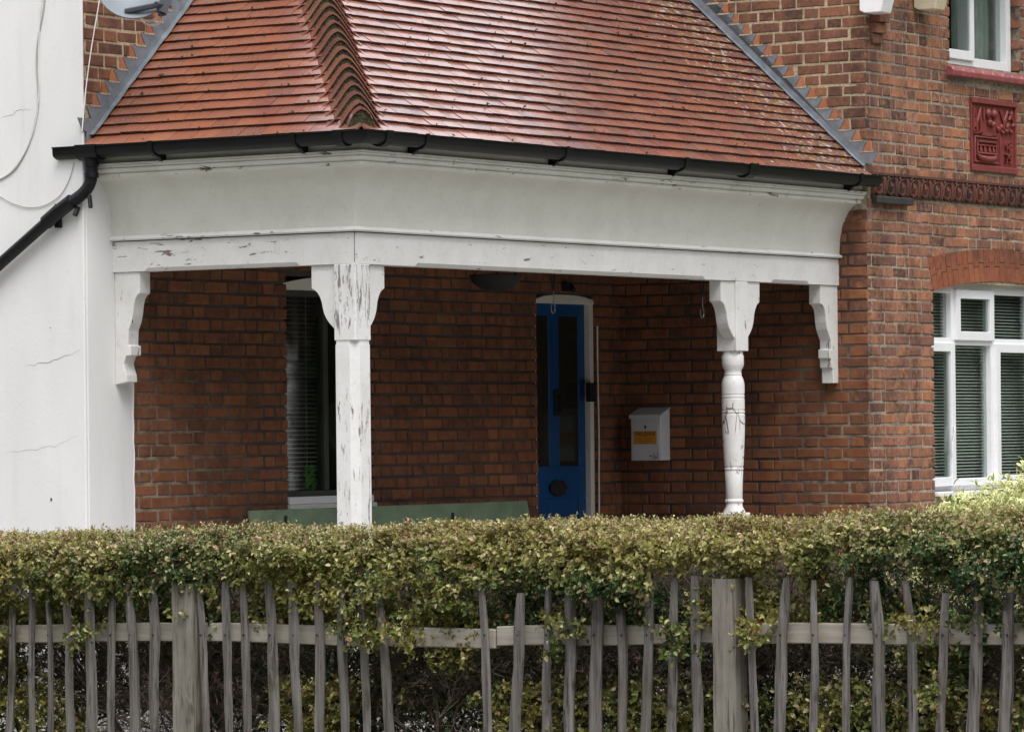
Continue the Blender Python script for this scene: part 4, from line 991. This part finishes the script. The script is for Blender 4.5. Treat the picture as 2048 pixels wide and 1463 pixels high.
cable(None, [(203, -30), (197, 12), (187, 70), (178, 130), (171, 185), (166, 240), (164, 262)], .0035, 'cable_w', 0, .03, name='cable', label='thin white cable hanging down the sooty bricks below the satellite dish', cat='cable')
cable(None, [(90, -20), (87, 20), (76, 80), (73, 130), (76, 175), (76, 215), (64, 270), (45, 315), (20, 347), (-30, 372)], .005, 'cable_g', 1, YR - .006, name='cable', label='long grey cable sweeping in a curve down the white wing wall', cat='cable')
cable(None, [(84, -20), (81, 30), (77, 100), (78, 175), (73, 235), (58, 287), (35, 328), (10, 352), (-30, 368)], .003, 'cable_w', 1, YR - .008, name='cable', label='pale thin cable following close beside the long grey cable on the white wall', cat='cable')
cable(None, [(-30, 380), (0, 393), (30, 408), (62, 415), (95, 408), (122, 388), (140, 355), (148, 325)], .0025, 'cable_g', 1, YR - .006, name='cable', label='thin sagging loop of cable under the gutter end on the white wall', cat='cable')

# ------------------------------------------------------------------ things in the porch
bx = .35
bench = thing('bench', 'long sage green wooden bench against the porch back wall', 'bench', (bx, 2.1, .13))
y0, y1 = .66, 3.70; zt = Z(-.478)
m = MB(); m.prism([(y0, zt), (y1 - .03, zt), (y1 + .03, zt - .19), (y0 + .04, zt - .19)], 0, bx - .012, bx + .012); m.build('backrest', M['bench'], bench, bevel=.004)
m = MB(); m.prism([(y0 + .04, zt - .20), (y1 + .03, zt - .20), (y1 + .05, zt - .42), (y0 + .06, zt - .42)], 0, bx, bx + .024); m.build('backrest', M['bench'], bench, bevel=.004)
for k in range(3): box_part('seat_board', M['bench'], bench, bx + .03 + k * .14, bx + .16 + k * .14, y0 + .05, y1, .56, .585, .004)
for yy in (y0 + .2, (y0 + y1) / 2, y1 - .2):
    box_part('leg', M['bench'], bench, bx - .06, bx - .013, yy, yy + .06, .13, zt - .05, .004); box_part('leg', M['bench'], bench, bx + .38, bx + .43, yy, yy + .06, .13, .559, .004)
for px, py in ((571, 1042), (905, 1035)):
    p = at(px, py, 0, bx + .013); MB().box(bx + .012, bx + .02, p.y - .012, p.y + .012, p.z - .03, p.z + .035).build('bracket_plate', M['iron'], bench, bevel=.002)
# hanging hooks and black bowl
def hook(px, lab, zy, x_):
    p = at(px, zy, 0, x_); t = thing('hanging_hook', lab, 'hook', (x_, p.y, Z(1.06)), 'wire hooks hanging from the porch ceiling')
    MB().tube([(x_, p.y - .04, Z(1.06)), (x_, p.y, p.z + .09)], .006, 5).tube([(x_, p.y + .03, Z(1.06)), (x_, p.y + .01, p.z + .09)], .006, 5).build('strap', M['iron'], t)
    MB().tube([(x_, p.y + .006, p.z + .10)] + [(x_, p.y + .022 * math.cos(a) , p.z - .01 + .035 * math.sin(a)) for a in [1.2 - k * .55 for k in range(10)]], .0045, 6).build('hook_loop', M['steel'], t, smooth=60)
hook(1106, 'wire hook hanging in front of the blue door head', 612, 1.45); hook(1404, 'wire hook hanging just left of the turned post bracket', 622, 1.60)
p = at(992, 560, 0, 1.1); hb = thing('hanging_bowl', 'black rounded bowl hanging under the porch ceiling left of the door', 'hanging basket', (1.1, p.y, Z(.86)))
MB().lathe([(.012, Z(.842)), (.06, Z(.848)), (.11, Z(.868)), (.15, Z(.90)), (.165, Z(.94)), (.16, Z(.945)), (.10, Z(.93))], 1.1, p.y, 28).build('bowl', M['iron'], hb, smooth=50)
for a in (0, 2.1, 4.2): MB().tube([(1.1 + .16 * math.cos(a), p.y + .16 * math.sin(a), Z(.94)), (1.1, p.y, Z(1.06))], .003, 4).build('chain', M['iron'], hb)
p = at(1176, 572, 0, .2); MB().box(.0, .06, p.y - .03, p.y + .03, p.z - .03, p.z + .03).tube([(.06, p.y, p.z), (.10, p.y - .02, p.z - .03)], .02, 8).build('alarm_sensor', M['iron'], base=(0, p.y, p.z), bevel=.004, label='small dark sensor fixed to the bricks above the blue door', cat='sensor')

# ------------------------------------------------------------------ fence
SLOPE = .0185
def ft(px, py=1270, yy=0.0): return at(px, py, 1, yy, FENCE)
fence = thing('fence', 'weathered split chestnut pale fence with square posts before the hedge', 'fence', (0, 0, 0), fr=FENCE)
PALES = [(1170, 37, 34, 27, 16), (1157, 76, 75, 71, 15), (1165, 105, 109, 108, 18), (1168, 144, 147, 150, 21), (1158, 188, 192, 194, 24), (1172, 236, 233, 232, 19), (1165, 267, 274, 277, 20), (1160, 315, 320, 320, 21),
         (1160, 403, 414, 425, 18), (1163, 459, 462, 468, 17), (1165, 496, 499, 504, 18), (1157, 545, 552, 557, 19), (1158, 590, 600, 606, 22), (1156, 642, 647, 650, 19), (1160, 687, 692, 700, 17), (1163, 728, 737, 743, 16),
         (1168, 767, 776, 789, 20), (1158, 973, 981, 985, 20), (1185, 1053, 1049, 1040, 24), (1165, 1107, 1104, 1100, 18), (1153, 1150, 1153, 1151, 23), (1160, 1207, 1201, 1197, 26), (1168, 1243, 1255, 1255, 21), (1155, 1311, 1305, 1299, 21),
         (1155, 1358, 1355, 1350, 18), (1150, 1400, 1401, 1403, 22), (1153, 1505, 1511, 1517, 18), (1155, 1582, 1572, 1567, 21), (1158, 1636, 1636, 1634, 18), (1153, 1708, 1702, 1700, 18), (1160, 1757, 1766, 1764, 25), (1160, 1820, 1832, 1834, 25),
         (1185, 1900, 1896, 1889, 20), (1160, 1963, 1960, 1953, 22), (1175, 2030, 2025, 2018, 25)]
PALES += [(1162, x, x + 3, x, 20) for x in (-10, -55, -98, -140, -185, 2090, 2155, 2220)]
RAILT = lambda x: Z(-.689 + SLOPE * x)
nails = []
for i, (ty_, xt, xm, xb, wd) in enumerate(PALES):
    r = random.Random(i * 31 + 5); pt, pm, pb = ft(xt, ty_), ft(xm, 1270), ft(xb, 1463)
    rad = wd * 1.0 / (F / (FENCE @ pm).y) / 2 * 1.06; flat = r.uniform(.55, .8)
    lean = (pb.x - pm.x) / (pm.z - pb.z); pg = Vector((pb.x + lean * pb.z * .5, 0, -.05)); n = 17; rings = []; nn = 9; ph = r.random() * 6
    bow = [r.uniform(-1, 1) * .008 for _ in range(4)]; shp = [1 + r.uniform(-.24, .24) for _ in range(nn)]
    key = [(pg, 0), (pb, .4), (pm, .7), (pt, 1)]
    for j in range(n + 1):
        z = pg.z + (pt.z - pg.z) * j / n
        for (a_, _), (b_, _) in zip(key, key[1:]):
            if z <= b_.z + 1e-6: f_ = (z - a_.z) / max(1e-6, b_.z - a_.z); x = a_.x + (b_.x - a_.x) * f_; break
        x += bow[0] * .5 * math.sin(z * (5 + r.random() * .01) + ph) + bow[1] * .35 * math.sin(z * 17 + ph * 2); wv = rad * (1 + .08 * math.sin(z * 7 + ph) + .05 * math.sin(z * 31 + ph) + r.uniform(-.04, .04)) * (.93 + .07 * (1 - j / n))
        if j == n: wv *= .72
        elif j == n - 1: wv *= .95
        yo = -.028 + .004 * math.sin(z * 6 + ph)
        rings.append([(x + wv * shp[k] * math.cos(2 * math.pi * k / nn + ph), yo + wv * flat * shp[k] * math.sin(2 * math.pi * k / nn + ph), z) for k in range(nn)])
    m = MB(); m.loft(rings, True); m.f += [tuple(range(nn)), tuple(range(n * nn, (n + 1) * nn))]; m.m += [0, 0]
    m.build('pale', M['pale'], fence, smooth=28); nails.append((pm.x, -.028 - rad * flat - .001, ft(xm, 1268).z))
for nx, ny, nz in nails:
    MB().tube([(nx, ny - .002, nz), (nx, ny + .008, nz)], .0028, 6).build('nail', M['iron'], fence)
def post(px0, px1, pyt):
    a_, b_ = ft(px0, pyt, -.05), ft(px1, pyt, -.05); w = b_.x - a_.x; rings = []
    for z in np.linspace(-.05, a_.z, 9):
        j = lambda: random.uniform(-.0015, .0015)
        rings.append([(a_.x + j(), -.05 + j(), z), (b_.x + j(), -.05 + j(), z), (b_.x + j(), -.05 + w * .85 + j(), z), (a_.x + j(), -.05 + w * .85, z)])
    m = MB(); m.loft(rings, True); m.f += [(0, 1, 2, 3), tuple(range(32, 36))]; m.m += [0, 0]; m.build('post', M['post'], fence)
    return a_.x, b_.x
p1 = post(343, 384, 1166); p2 = post(1424, 1470, 1157)
def rail(x0, x1, z0, z1, hh=.069):
    n = 24; rings = []
    for k in range(n + 1):
        t = k / n; x = x0 + (x1 - x0) * t; z = z0 + (z1 - z0) * t + .002 * math.sin(t * 9)
        rings.append([(x, .004 + .001 * math.sin(k), z - hh), (x, .004, z), (x, .04, z), (x, .04, z - hh)])
    m = MB(); m.loft(rings, True); m.f += [(0, 1, 2, 3), tuple(range(n * 4, n * 4 + 4))]; m.m += [0, 0]; return m.build('rail', M['rail'], fence, bevel=.004)
def rz(px, py): q = ft(px, py, .004); return q.x, q.z
for (a_, b_) in (((-230, 1250), (350, 1245)), ((375, 1244), (990, 1258)), ((992, 1252), (1440, 1245)), ((1460, 1246), (2280, 1246))):
    (xa, za), (xb, zb_) = rz(*a_), rz(*b_); rail(xa, xb, za, zb_); rail(xa, xb, za - .55, zb_ - .55)

# ------------------------------------------------------------------ hedge
def vnoise(p, sc, seed=0):
    q = p * sc; i = np.floor(q).astype(np.int64); f = q - i; f = f * f * (3 - 2 * f); out = 0
    def h(a, b, c):
        n = (a * 374761393 + b * 668265263 + c * 2147483647 + seed * 974711) & 0xffffffff
        n = ((n ^ (n >> 13)) * 1274126177) & 0xffffffff; n = n ^ (n >> 16); return (n & 0xffff) / 65535.
    for dx in (0, 1):
        for dy in (0, 1):
            for dz in (0, 1):
                w = (f[:, 0] if dx else 1 - f[:, 0]) * (f[:, 1] if dy else 1 - f[:, 1]) * (f[:, 2] if dz else 1 - f[:, 2])
                out = out + w * h(i[:, 0] + dx, i[:, 1] + dy, i[:, 2] + dz)
    return out
def norm(v): return v / np.maximum(1e-9, np.linalg.norm(v, axis=1, keepdims=True))
def leaf_mesh(name, pos, dirv, nor, L, Wd, col, mat, parent, base, fr=FENCE, kind=None, **kw):
    """each leaf: 6 points, 4 triangles, folded along its midrib"""
    n = len(pos); side = norm(np.cross(dirv, nor)); nor = norm(np.cross(side, dirv)); L = L[:, None]; Wd = Wd[:, None]
    fold = nor * Wd * .28
    P = np.stack([pos, pos + dirv * L * .38 + side * Wd * .5 + fold, pos + dirv * L * .38 - side * Wd * .5 + fold, pos + dirv * L * .72 + side * Wd * .40 + fold * .8 - nor * L * .04, pos + dirv * L * .72 - side * Wd * .40 + fold * .8 - nor * L * .04, pos + dirv * L - nor * L * .14, pos + dirv * L * .55], 1)
    tri = np.array([[0, 1, 6], [0, 6, 2], [1, 3, 6], [6, 4, 2], [3, 5, 6], [6, 5, 4]]); V = P.reshape(-1, 3) - np.array(base)
    Fc = (tri[None] + (np.arange(n) * 7)[:, None, None]).reshape(-1)
    me = bpy.data.meshes.new(name); me.vertices.add(len(V)); me.vertices.foreach_set('co', V.astype(np.float32).ravel())
    nt = n * 6; me.loops.add(nt * 3); me.loops.foreach_set('vertex_index', Fc.astype(np.int32)); me.polygons.add(nt)
    me.polygons.foreach_set('loop_start', np.arange(nt, dtype=np.int32) * 3); me.update(calc_edges=True)
    at_ = me.attributes.new('leaf_colour', 'FLOAT_COLOR', 'POINT'); c4 = np.ones((n, 7, 4), np.float32); c4[:, :, :3] = col[:, None, :]; at_.data.foreach_set('color', c4.ravel())
    me.polygons.foreach_set('use_smooth', np.ones(nt, bool)); me.materials.append(mat); me.validate()
    return _props(link(name, me, parent, None if parent else base, fr), kind=kind, **kw)
HTOP = lambda x: Z(-.352 + .021 * x) + .005 * np.sin(x * 4.1 + 1) + .004 * np.sin(x * 11.3)
def sprigs(base, axis, nl, Lm, spread, rg=rng):
    """base (n,3), axis (n,3) unit: pairs of leaves up a short shoot"""
    n = len(base); r1 = norm(np.cross(axis, rg.normal(size=(n, 3)))); r2 = np.cross(axis, r1)
    SL = Lm * rg.uniform(1.6, 3.4, n); pos = []; d = []; nr = []; LL = []; idx = []
    for k in range(nl):
        t = (k + .5) / nl; a = (k % 4) * math.pi / 2 + (math.pi if k % 2 else 0) * 0 + rg.uniform(-.5, .5, n)
        out = r1 * np.cos(a)[:, None] + r2 * np.sin(a)[:, None]; dv = norm(axis * (.35 + .5 * t) + out * spread + rg.normal(size=(n, 3)) * .22)
        pos.append(base + axis * (SL * t)[:, None]); d.append(dv); nr.append(norm(axis * .8 - out * .5 + rg.normal(size=(n, 3)) * .35)); LL.append(Lm * rg.uniform(.5, 1.4, n) * (1.05 - .35 * t)); idx.append(np.arange(n))
    return np.concatenate(pos), np.concatenate(d), np.concatenate(nr), np.concatenate(LL), np.concatenate(idx)
X_LO, X_HI = -2.85, 2.75
def surf(n, s0, s1):
    """points on the hedge surface; s from 0 (front, at rail height) to 1 (round the shoulder to the top front) to 2 (back of the top)"""
    x = rng.uniform(X_LO, X_HI, n); s = rng.uniform(s0, s1, n); top = HTOP(x)
    bulge = (vnoise(np.c_[x, s, s * 0], np.array([3.1, 2.2, 1]), 3) - .5) * .09 + (vnoise(np.c_[x, s, s * 0], np.array([9, 7, 1]), 5) - .5) * .05
    zf = top - .36 + .315 * np.clip(s, 0, 1) ** .9; rag = vnoise(np.c_[x, x * 0, x * 0], np.array([5.3, 1, 1]), 71); dd = np.clip((top - zf - .10 - .15 * rag) / .12, 0, 1); front = -.048 - bulge * 1.25 + dd * dd * (3 - 2 * dd) * .082
    y = np.where(s < 1, front + .045 * np.clip(s, 0, 1) ** 6, 0); nv = np.zeros((n, 3)); nv[:, 1] = -1; nv[:, 2] = .25 + .5 * np.clip(s, 0, 1) ** 3
    sh = np.clip(s - 1, 0, 1); ang = np.clip(sh / .25, 0, 1) * math.pi / 2
    y = np.where(s >= 1, front + .045 + .05 * np.sin(ang) + np.clip((sh - .25) / .75, 0, 1) * .62, y)
    z = np.where(s >= 1, top - .045 + .045 * np.sin(ang) - .02 * np.clip((sh - .25) / .75, 0, 1), zf)
    z += (vnoise(np.c_[x, y, x * 0], np.array([7, 7, 1]), 8) - .5) * .028 * (s > .7)
    m = s >= 1; nv[m, 1] = -np.cos(ang[m]) * .8; nv[m, 2] = .3 + np.sin(ang[m]) * .9
    return x, y, z, norm(nv), s
def palette(p, top_amt, rnd, patch):
    green = np.array([.030, .075, .022]); mid = np.array([.12, .16, .035]); yel = np.array([.28, .265, .07]); pale = np.array([.54, .48, .24]); brown = np.array([.24, .13, .06]); pink = np.array([.44, .27, .19])
    n = len(p); c = np.zeros((n, 3)); w = np.clip((patch - .42) * 1.9 + .40 + (rnd - .5) * .7 + top_amt * .45, 0, 1)[:, None]
    c = np.where(w < .5, green + (mid - green) * (w / .5), mid + (yel - mid) * ((w - .5) / .5)); r2 = rng.random(n)
    c = np.where((r2 < .16 + .14 * top_amt)[:, None], pale * (.6 + .6 * rng.random((n, 1))), c); c = np.where(((r2 > .95 - .03 * top_amt))[:, None], brown, c)
    c = np.where(((r2 > .80) & (r2 < .80 + .2 * np.clip(top_amt - .5, 0, 1)))[:, None], pink, c); return c * rng.uniform(.75, 1.25, (n, 1))
def gather(groups, name, parent, base, mat=None, **kw):
    P, D, N_, L, C = (np.concatenate([g[i] for g in groups]) for i in range(5)); return leaf_mesh(name, P, D, N_, L, L * rng.uniform(.46, .68, len(L)), C, mat or M['leaf'], parent, base, **kw)
gr = []
# dense clipped upper part
for (n, s0, s1, depth, Lm, nl) in ((5600, 0, 1.0, .07, .0235, 9), (3400, .0, 1.0, .16, .0235, 8), (5000, .82, 1.32, .045, .0145, 9), (4600, 1.25, 2.0, .04, .013, 8)):
    x, y, z, nv, s = surf(n, s0, s1); dep = rng.random(n) ** 1.5 * depth; p = np.c_[x, y, z] - nv * dep[:, None]
    holes = vnoise(np.c_[x, z, x * 0], np.array([11, 13, 1]), 21); keep = (s >= .9) | (holes > .23 + .12 * (1 - np.clip(s, 0, 1)))
    p, nv, s, x = p[keep], nv[keep], s[keep], x[keep]
    ax = norm(nv + rng.normal(size=nv.shape) * .45 + np.array([0, 0, .35])); P, D, N_, L, I = sprigs(p, ax, nl, Lm, .8)
    patch = vnoise(np.c_[P[:, 0], P[:, 2], P[:, 0] * 0], np.array([2.1, 5, 1]), 11) * .95 + vnoise(P, np.array([9, 9, 9]), 12) * .35 - .16; ta = np.clip((P[:, 2] - (HTOP(P[:, 0]) - .15)) / .13, 0, 1)
    gr.append((P, D, N_, L, palette(P, ta, rng.random(len(P)), patch)))
# looser hanging clusters over and between the pales
n = 5200; x = rng.uniform(X_LO, X_HI, n); zt_rel = rng.uniform(.30, .62, n); z = HTOP(x) - zt_rel
win = sum(np.exp(-((x - c_) / w_) ** 2) for c_, w_ in ((-2.35, .08), (-.30, .15), (.20, .04), (1.62, .22), (2.1, .25))); cl = vnoise(np.c_[x, z, x * 0], np.array([4.2, 4.6, 1]), 33); cl2 = vnoise(np.c_[x, z, x * 0], np.array([12, 12, 1]), 34)
prob = cl * .9 + cl2 * .35 - (zt_rel - .30) * 2.0 + .55 * win; keep = prob > .80
y = np.where(cl > .72, -.065, .03) + rng.uniform(-.02, .09, n); p = np.c_[x, y, z][keep]; ax = norm(np.array([[0, -.6, -.1]]) + rng.normal(size=p.shape) * .6)
P, D, N_, L, I = sprigs(p, ax, 9, .022, .85); gr.append((P, D, N_, L, palette(P, np.zeros(len(P)), rng.random(len(P)), vnoise(P, np.array([5, 5, 5]), 13) * .9 + .08)))
# ragged leaves low down in front of the bare stems
n = 12500; x = rng.uniform(X_LO, X_HI, n); zr_ = rng.uniform(.55, 1.2, n); z = HTOP(x) - zr_; cl = vnoise(np.c_[x, z, x * 0], np.array([3.2, 3.6, 1]), 43); cl2 = vnoise(np.c_[x, z, x * 0], np.array([13, 11, 1]), 44)
keep = (cl * .8 + cl2 * .4 + .06 * np.sin(x * 1.3) + .09 * (x > -1.0) + .04 * (x > 1)) > .54 
p = np.c_[x, .03 + rng.uniform(0, .12, n), z][keep]; ax = norm(np.array([[0, -.5, .3]]) + rng.normal(size=p.shape) * .6)
P, D, N_, L, I = sprigs(p, ax, 8, .023, .85); gr.append((P, D, N_, L, palette(P, np.zeros(len(P)) + .1, rng.random(len(P)), vnoise(P, np.array([5, 5, 5]), 14) * .9 + .12)))
# shaded inner and rear foliage
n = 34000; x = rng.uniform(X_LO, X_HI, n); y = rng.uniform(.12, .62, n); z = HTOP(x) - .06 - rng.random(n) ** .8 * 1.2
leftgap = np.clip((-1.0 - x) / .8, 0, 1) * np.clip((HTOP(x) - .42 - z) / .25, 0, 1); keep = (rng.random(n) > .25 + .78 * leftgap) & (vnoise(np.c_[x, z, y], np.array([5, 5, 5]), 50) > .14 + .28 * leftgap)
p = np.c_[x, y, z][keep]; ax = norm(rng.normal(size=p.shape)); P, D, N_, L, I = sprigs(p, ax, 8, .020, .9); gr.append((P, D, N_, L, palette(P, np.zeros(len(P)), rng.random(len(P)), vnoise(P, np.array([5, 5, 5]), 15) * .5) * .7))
# stray shoots above the clipped top
n = 900; x = rng.uniform(X_LO, X_HI, n); p = np.c_[x, rng.uniform(-.02, .5, n), HTOP(x) - .005]; ax = norm(np.array([[0, 0, 1.]]) + rng.normal(size=p.shape) * .3)
P, D, N_, L, I = sprigs(p, ax, 6, .011, .6); gr.append((P, D, N_, L, palette(P, np.ones(len(P)), rng.random(len(P)), np.full(len(P), .6))))
hedge = thing('hedge', 'long clipped small leaved hedge standing behind the chestnut fence', 'hedge', (0, .3, 0), fr=FENCE)
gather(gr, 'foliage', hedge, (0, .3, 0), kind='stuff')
# twigs and stems
def sticks(name, a, b, r0, r1, mat, parent, base, kind='stuff'):
    n = len(a); d = norm(b - a); u = norm(np.cross(d, np.tile([[.3, .9, .1]], (n, 1)))); v = np.cross(d, u); V = []
    for (c, r) in ((a, r0), (b, r1)):
        for k in range(3):
            an = 2 * math.pi * k / 3; V.append(c + (u * math.cos(an) + v * math.sin(an)) * r[:, None])
    V = np.stack(V, 1).reshape(-1, 3) - np.array(base); q = np.array([[0, 1, 4, 3], [1, 2, 5, 4], [2, 0, 3, 5]]); Fq = (q[None] + (np.arange(n) * 6)[:, None, None]).reshape(-1, 4)
    me = bpy.data.meshes.new(name); me.from_pydata(V.tolist(), [], Fq.tolist()); me.materials.append(mat); return _props(link(name, me, parent), kind=kind)
n = 46; sa, sb, ra, rb = [], [], [], []
def grow(p, d, L, r, lvl):
    k = 3; q = p
    for i in range(k):
        dd = (d + Vector((random.gauss(0, .2), random.gauss(0, .2), random.gauss(0, .1)))).normalized(); e = q + dd * L / k
        if e.z > HTOP(e.x) - .04 or e.y > .58 or e.y < .03: break
        sa.append(q[:]); sb.append(e[:]); ra.append(r * (1 - .25 * i / k)); rb.append(r * (1 - .25 * (i + 1) / k)); q = e; d = dd
        if lvl < 4:
            for _ in range(2 if lvl < 3 else 3): grow(q, (d + Vector((random.gauss(0, .75), random.gauss(0, .6), random.gauss(.05, .5)))).normalized(), L * random.uniform(.45, .75), r * .5, lvl + 1)
for i in range(n):
    x = X_LO + (X_HI - X_LO) * (i + random.random()) / n; grow(Vector((x, random.uniform(.15, .45), 0)), Vector((random.gauss(0, .15), random.gauss(0, .1), 1)).normalized(), .75, random.uniform(.007, .014), 0)
print('twigs', len(sa)); sticks('twigs', np.array(sa), np.array(sb), np.array(ra), np.array(rb), M['twig'], hedge, (0, .3, 0))
n = 9000; a = np.c_[rng.uniform(X_LO, X_HI, n), rng.uniform(.04, .55, n), rng.uniform(.35, 1.1, n)]; d = norm(rng.normal(size=(n, 3)) * np.array([1, .6, .7])); b = a + d * rng.uniform(.03, .13, n)[:, None]
sticks('fine_twigs', a, b, np.full(n, .0011), np.full(n, .0006), M['twig'], hedge, (0, .3, 0))

# ------------------------------------------------------------------ variegated bush
bc = FENCE.inverted() @ Vector((2.35, 19.3, 0)); IDM = Matrix.Identity(4)
bush = thing('variegated_bush', 'rounded bush of cream edged leaves below the front window', 'bush', (2.45, 19.3, 0), fr=IDM)
n = 7800; th = rng.uniform(0, 2 * math.pi, n); ph = np.arccos(rng.uniform(-.95, 1, n)); d = np.c_[np.sin(ph) * np.cos(th), np.sin(ph) * np.sin(th), np.cos(ph)]
bz = 1.39; rad = np.array([.98, .8, .60]) * (1 + (vnoise(d + 5, np.array([3, 3, 3]), 61)[:, None] - .5) * .35); p = np.array([[2.78, 19.3, bz - .645]]) + d * rad * (1 - rng.random((n, 1)) ** 2 * .2)
P, D, N_, L, I = sprigs(p, norm(d + np.array([0, 0, .5]) + rng.normal(size=d.shape) * .35), 7, .044, .8)
def bush_col(k): 
    c = np.where(rng.random((k, 1)) < .86, np.array([[.80, .80, .42]]), np.array([[.20, .28, .08]])); return c * rng.uniform(.8, 1.2, (k, 1))
leaf_mesh('leaves', P, D, N_, L, L * .42, bush_col(len(P)), M['leaf'], bush, (2.45, 19.3, 0), fr=IDM, kind='stuff')
P2 = P + N_ * .0015 + D * (L * .12)[:, None]; leaf_mesh('leaf_centres', P2, D, N_, L * .62, L * .13, np.tile([[.14, .22, .06]], (len(P2), 1)) * rng.uniform(.7, 1.3, (len(P2), 1)), M['leaf'], bush, (2.45, 19.3, 0), fr=IDM, kind='stuff')
m = MB()
for k in range(9):
    a = k * .7; m.tube([(2.45, 19.3, 0), (2.45 + .15 * math.cos(a), 19.3 + .15 * math.sin(a), .5), (2.45 + .4 * math.cos(a), 19.3 + .4 * math.sin(a), 1.1)], [.02, .014, .006], 6)
m.build('stems', M['twig'], bush)
# soft grass in the garden seen through the hedge
n = 26000; P = np.c_[rng.uniform(-3.2, 4.2, n), rng.uniform(15.8, 19.3, n), np.zeros(n)]
D = norm(np.array([[0, 0, 1.]]) + rng.normal(size=(n, 3)) * .35); N_ = norm(rng.normal(size=(n, 3)))
leaf_mesh('grass', P, D, N_, rng.uniform(.05, .11, n), np.full(n, .008), np.array([[.09, .16, .03]]) * rng.uniform(.5, 1.6, (n, 1)), M['leaf'], None, (0, 17, 0), fr=IDM, kind='stuff')
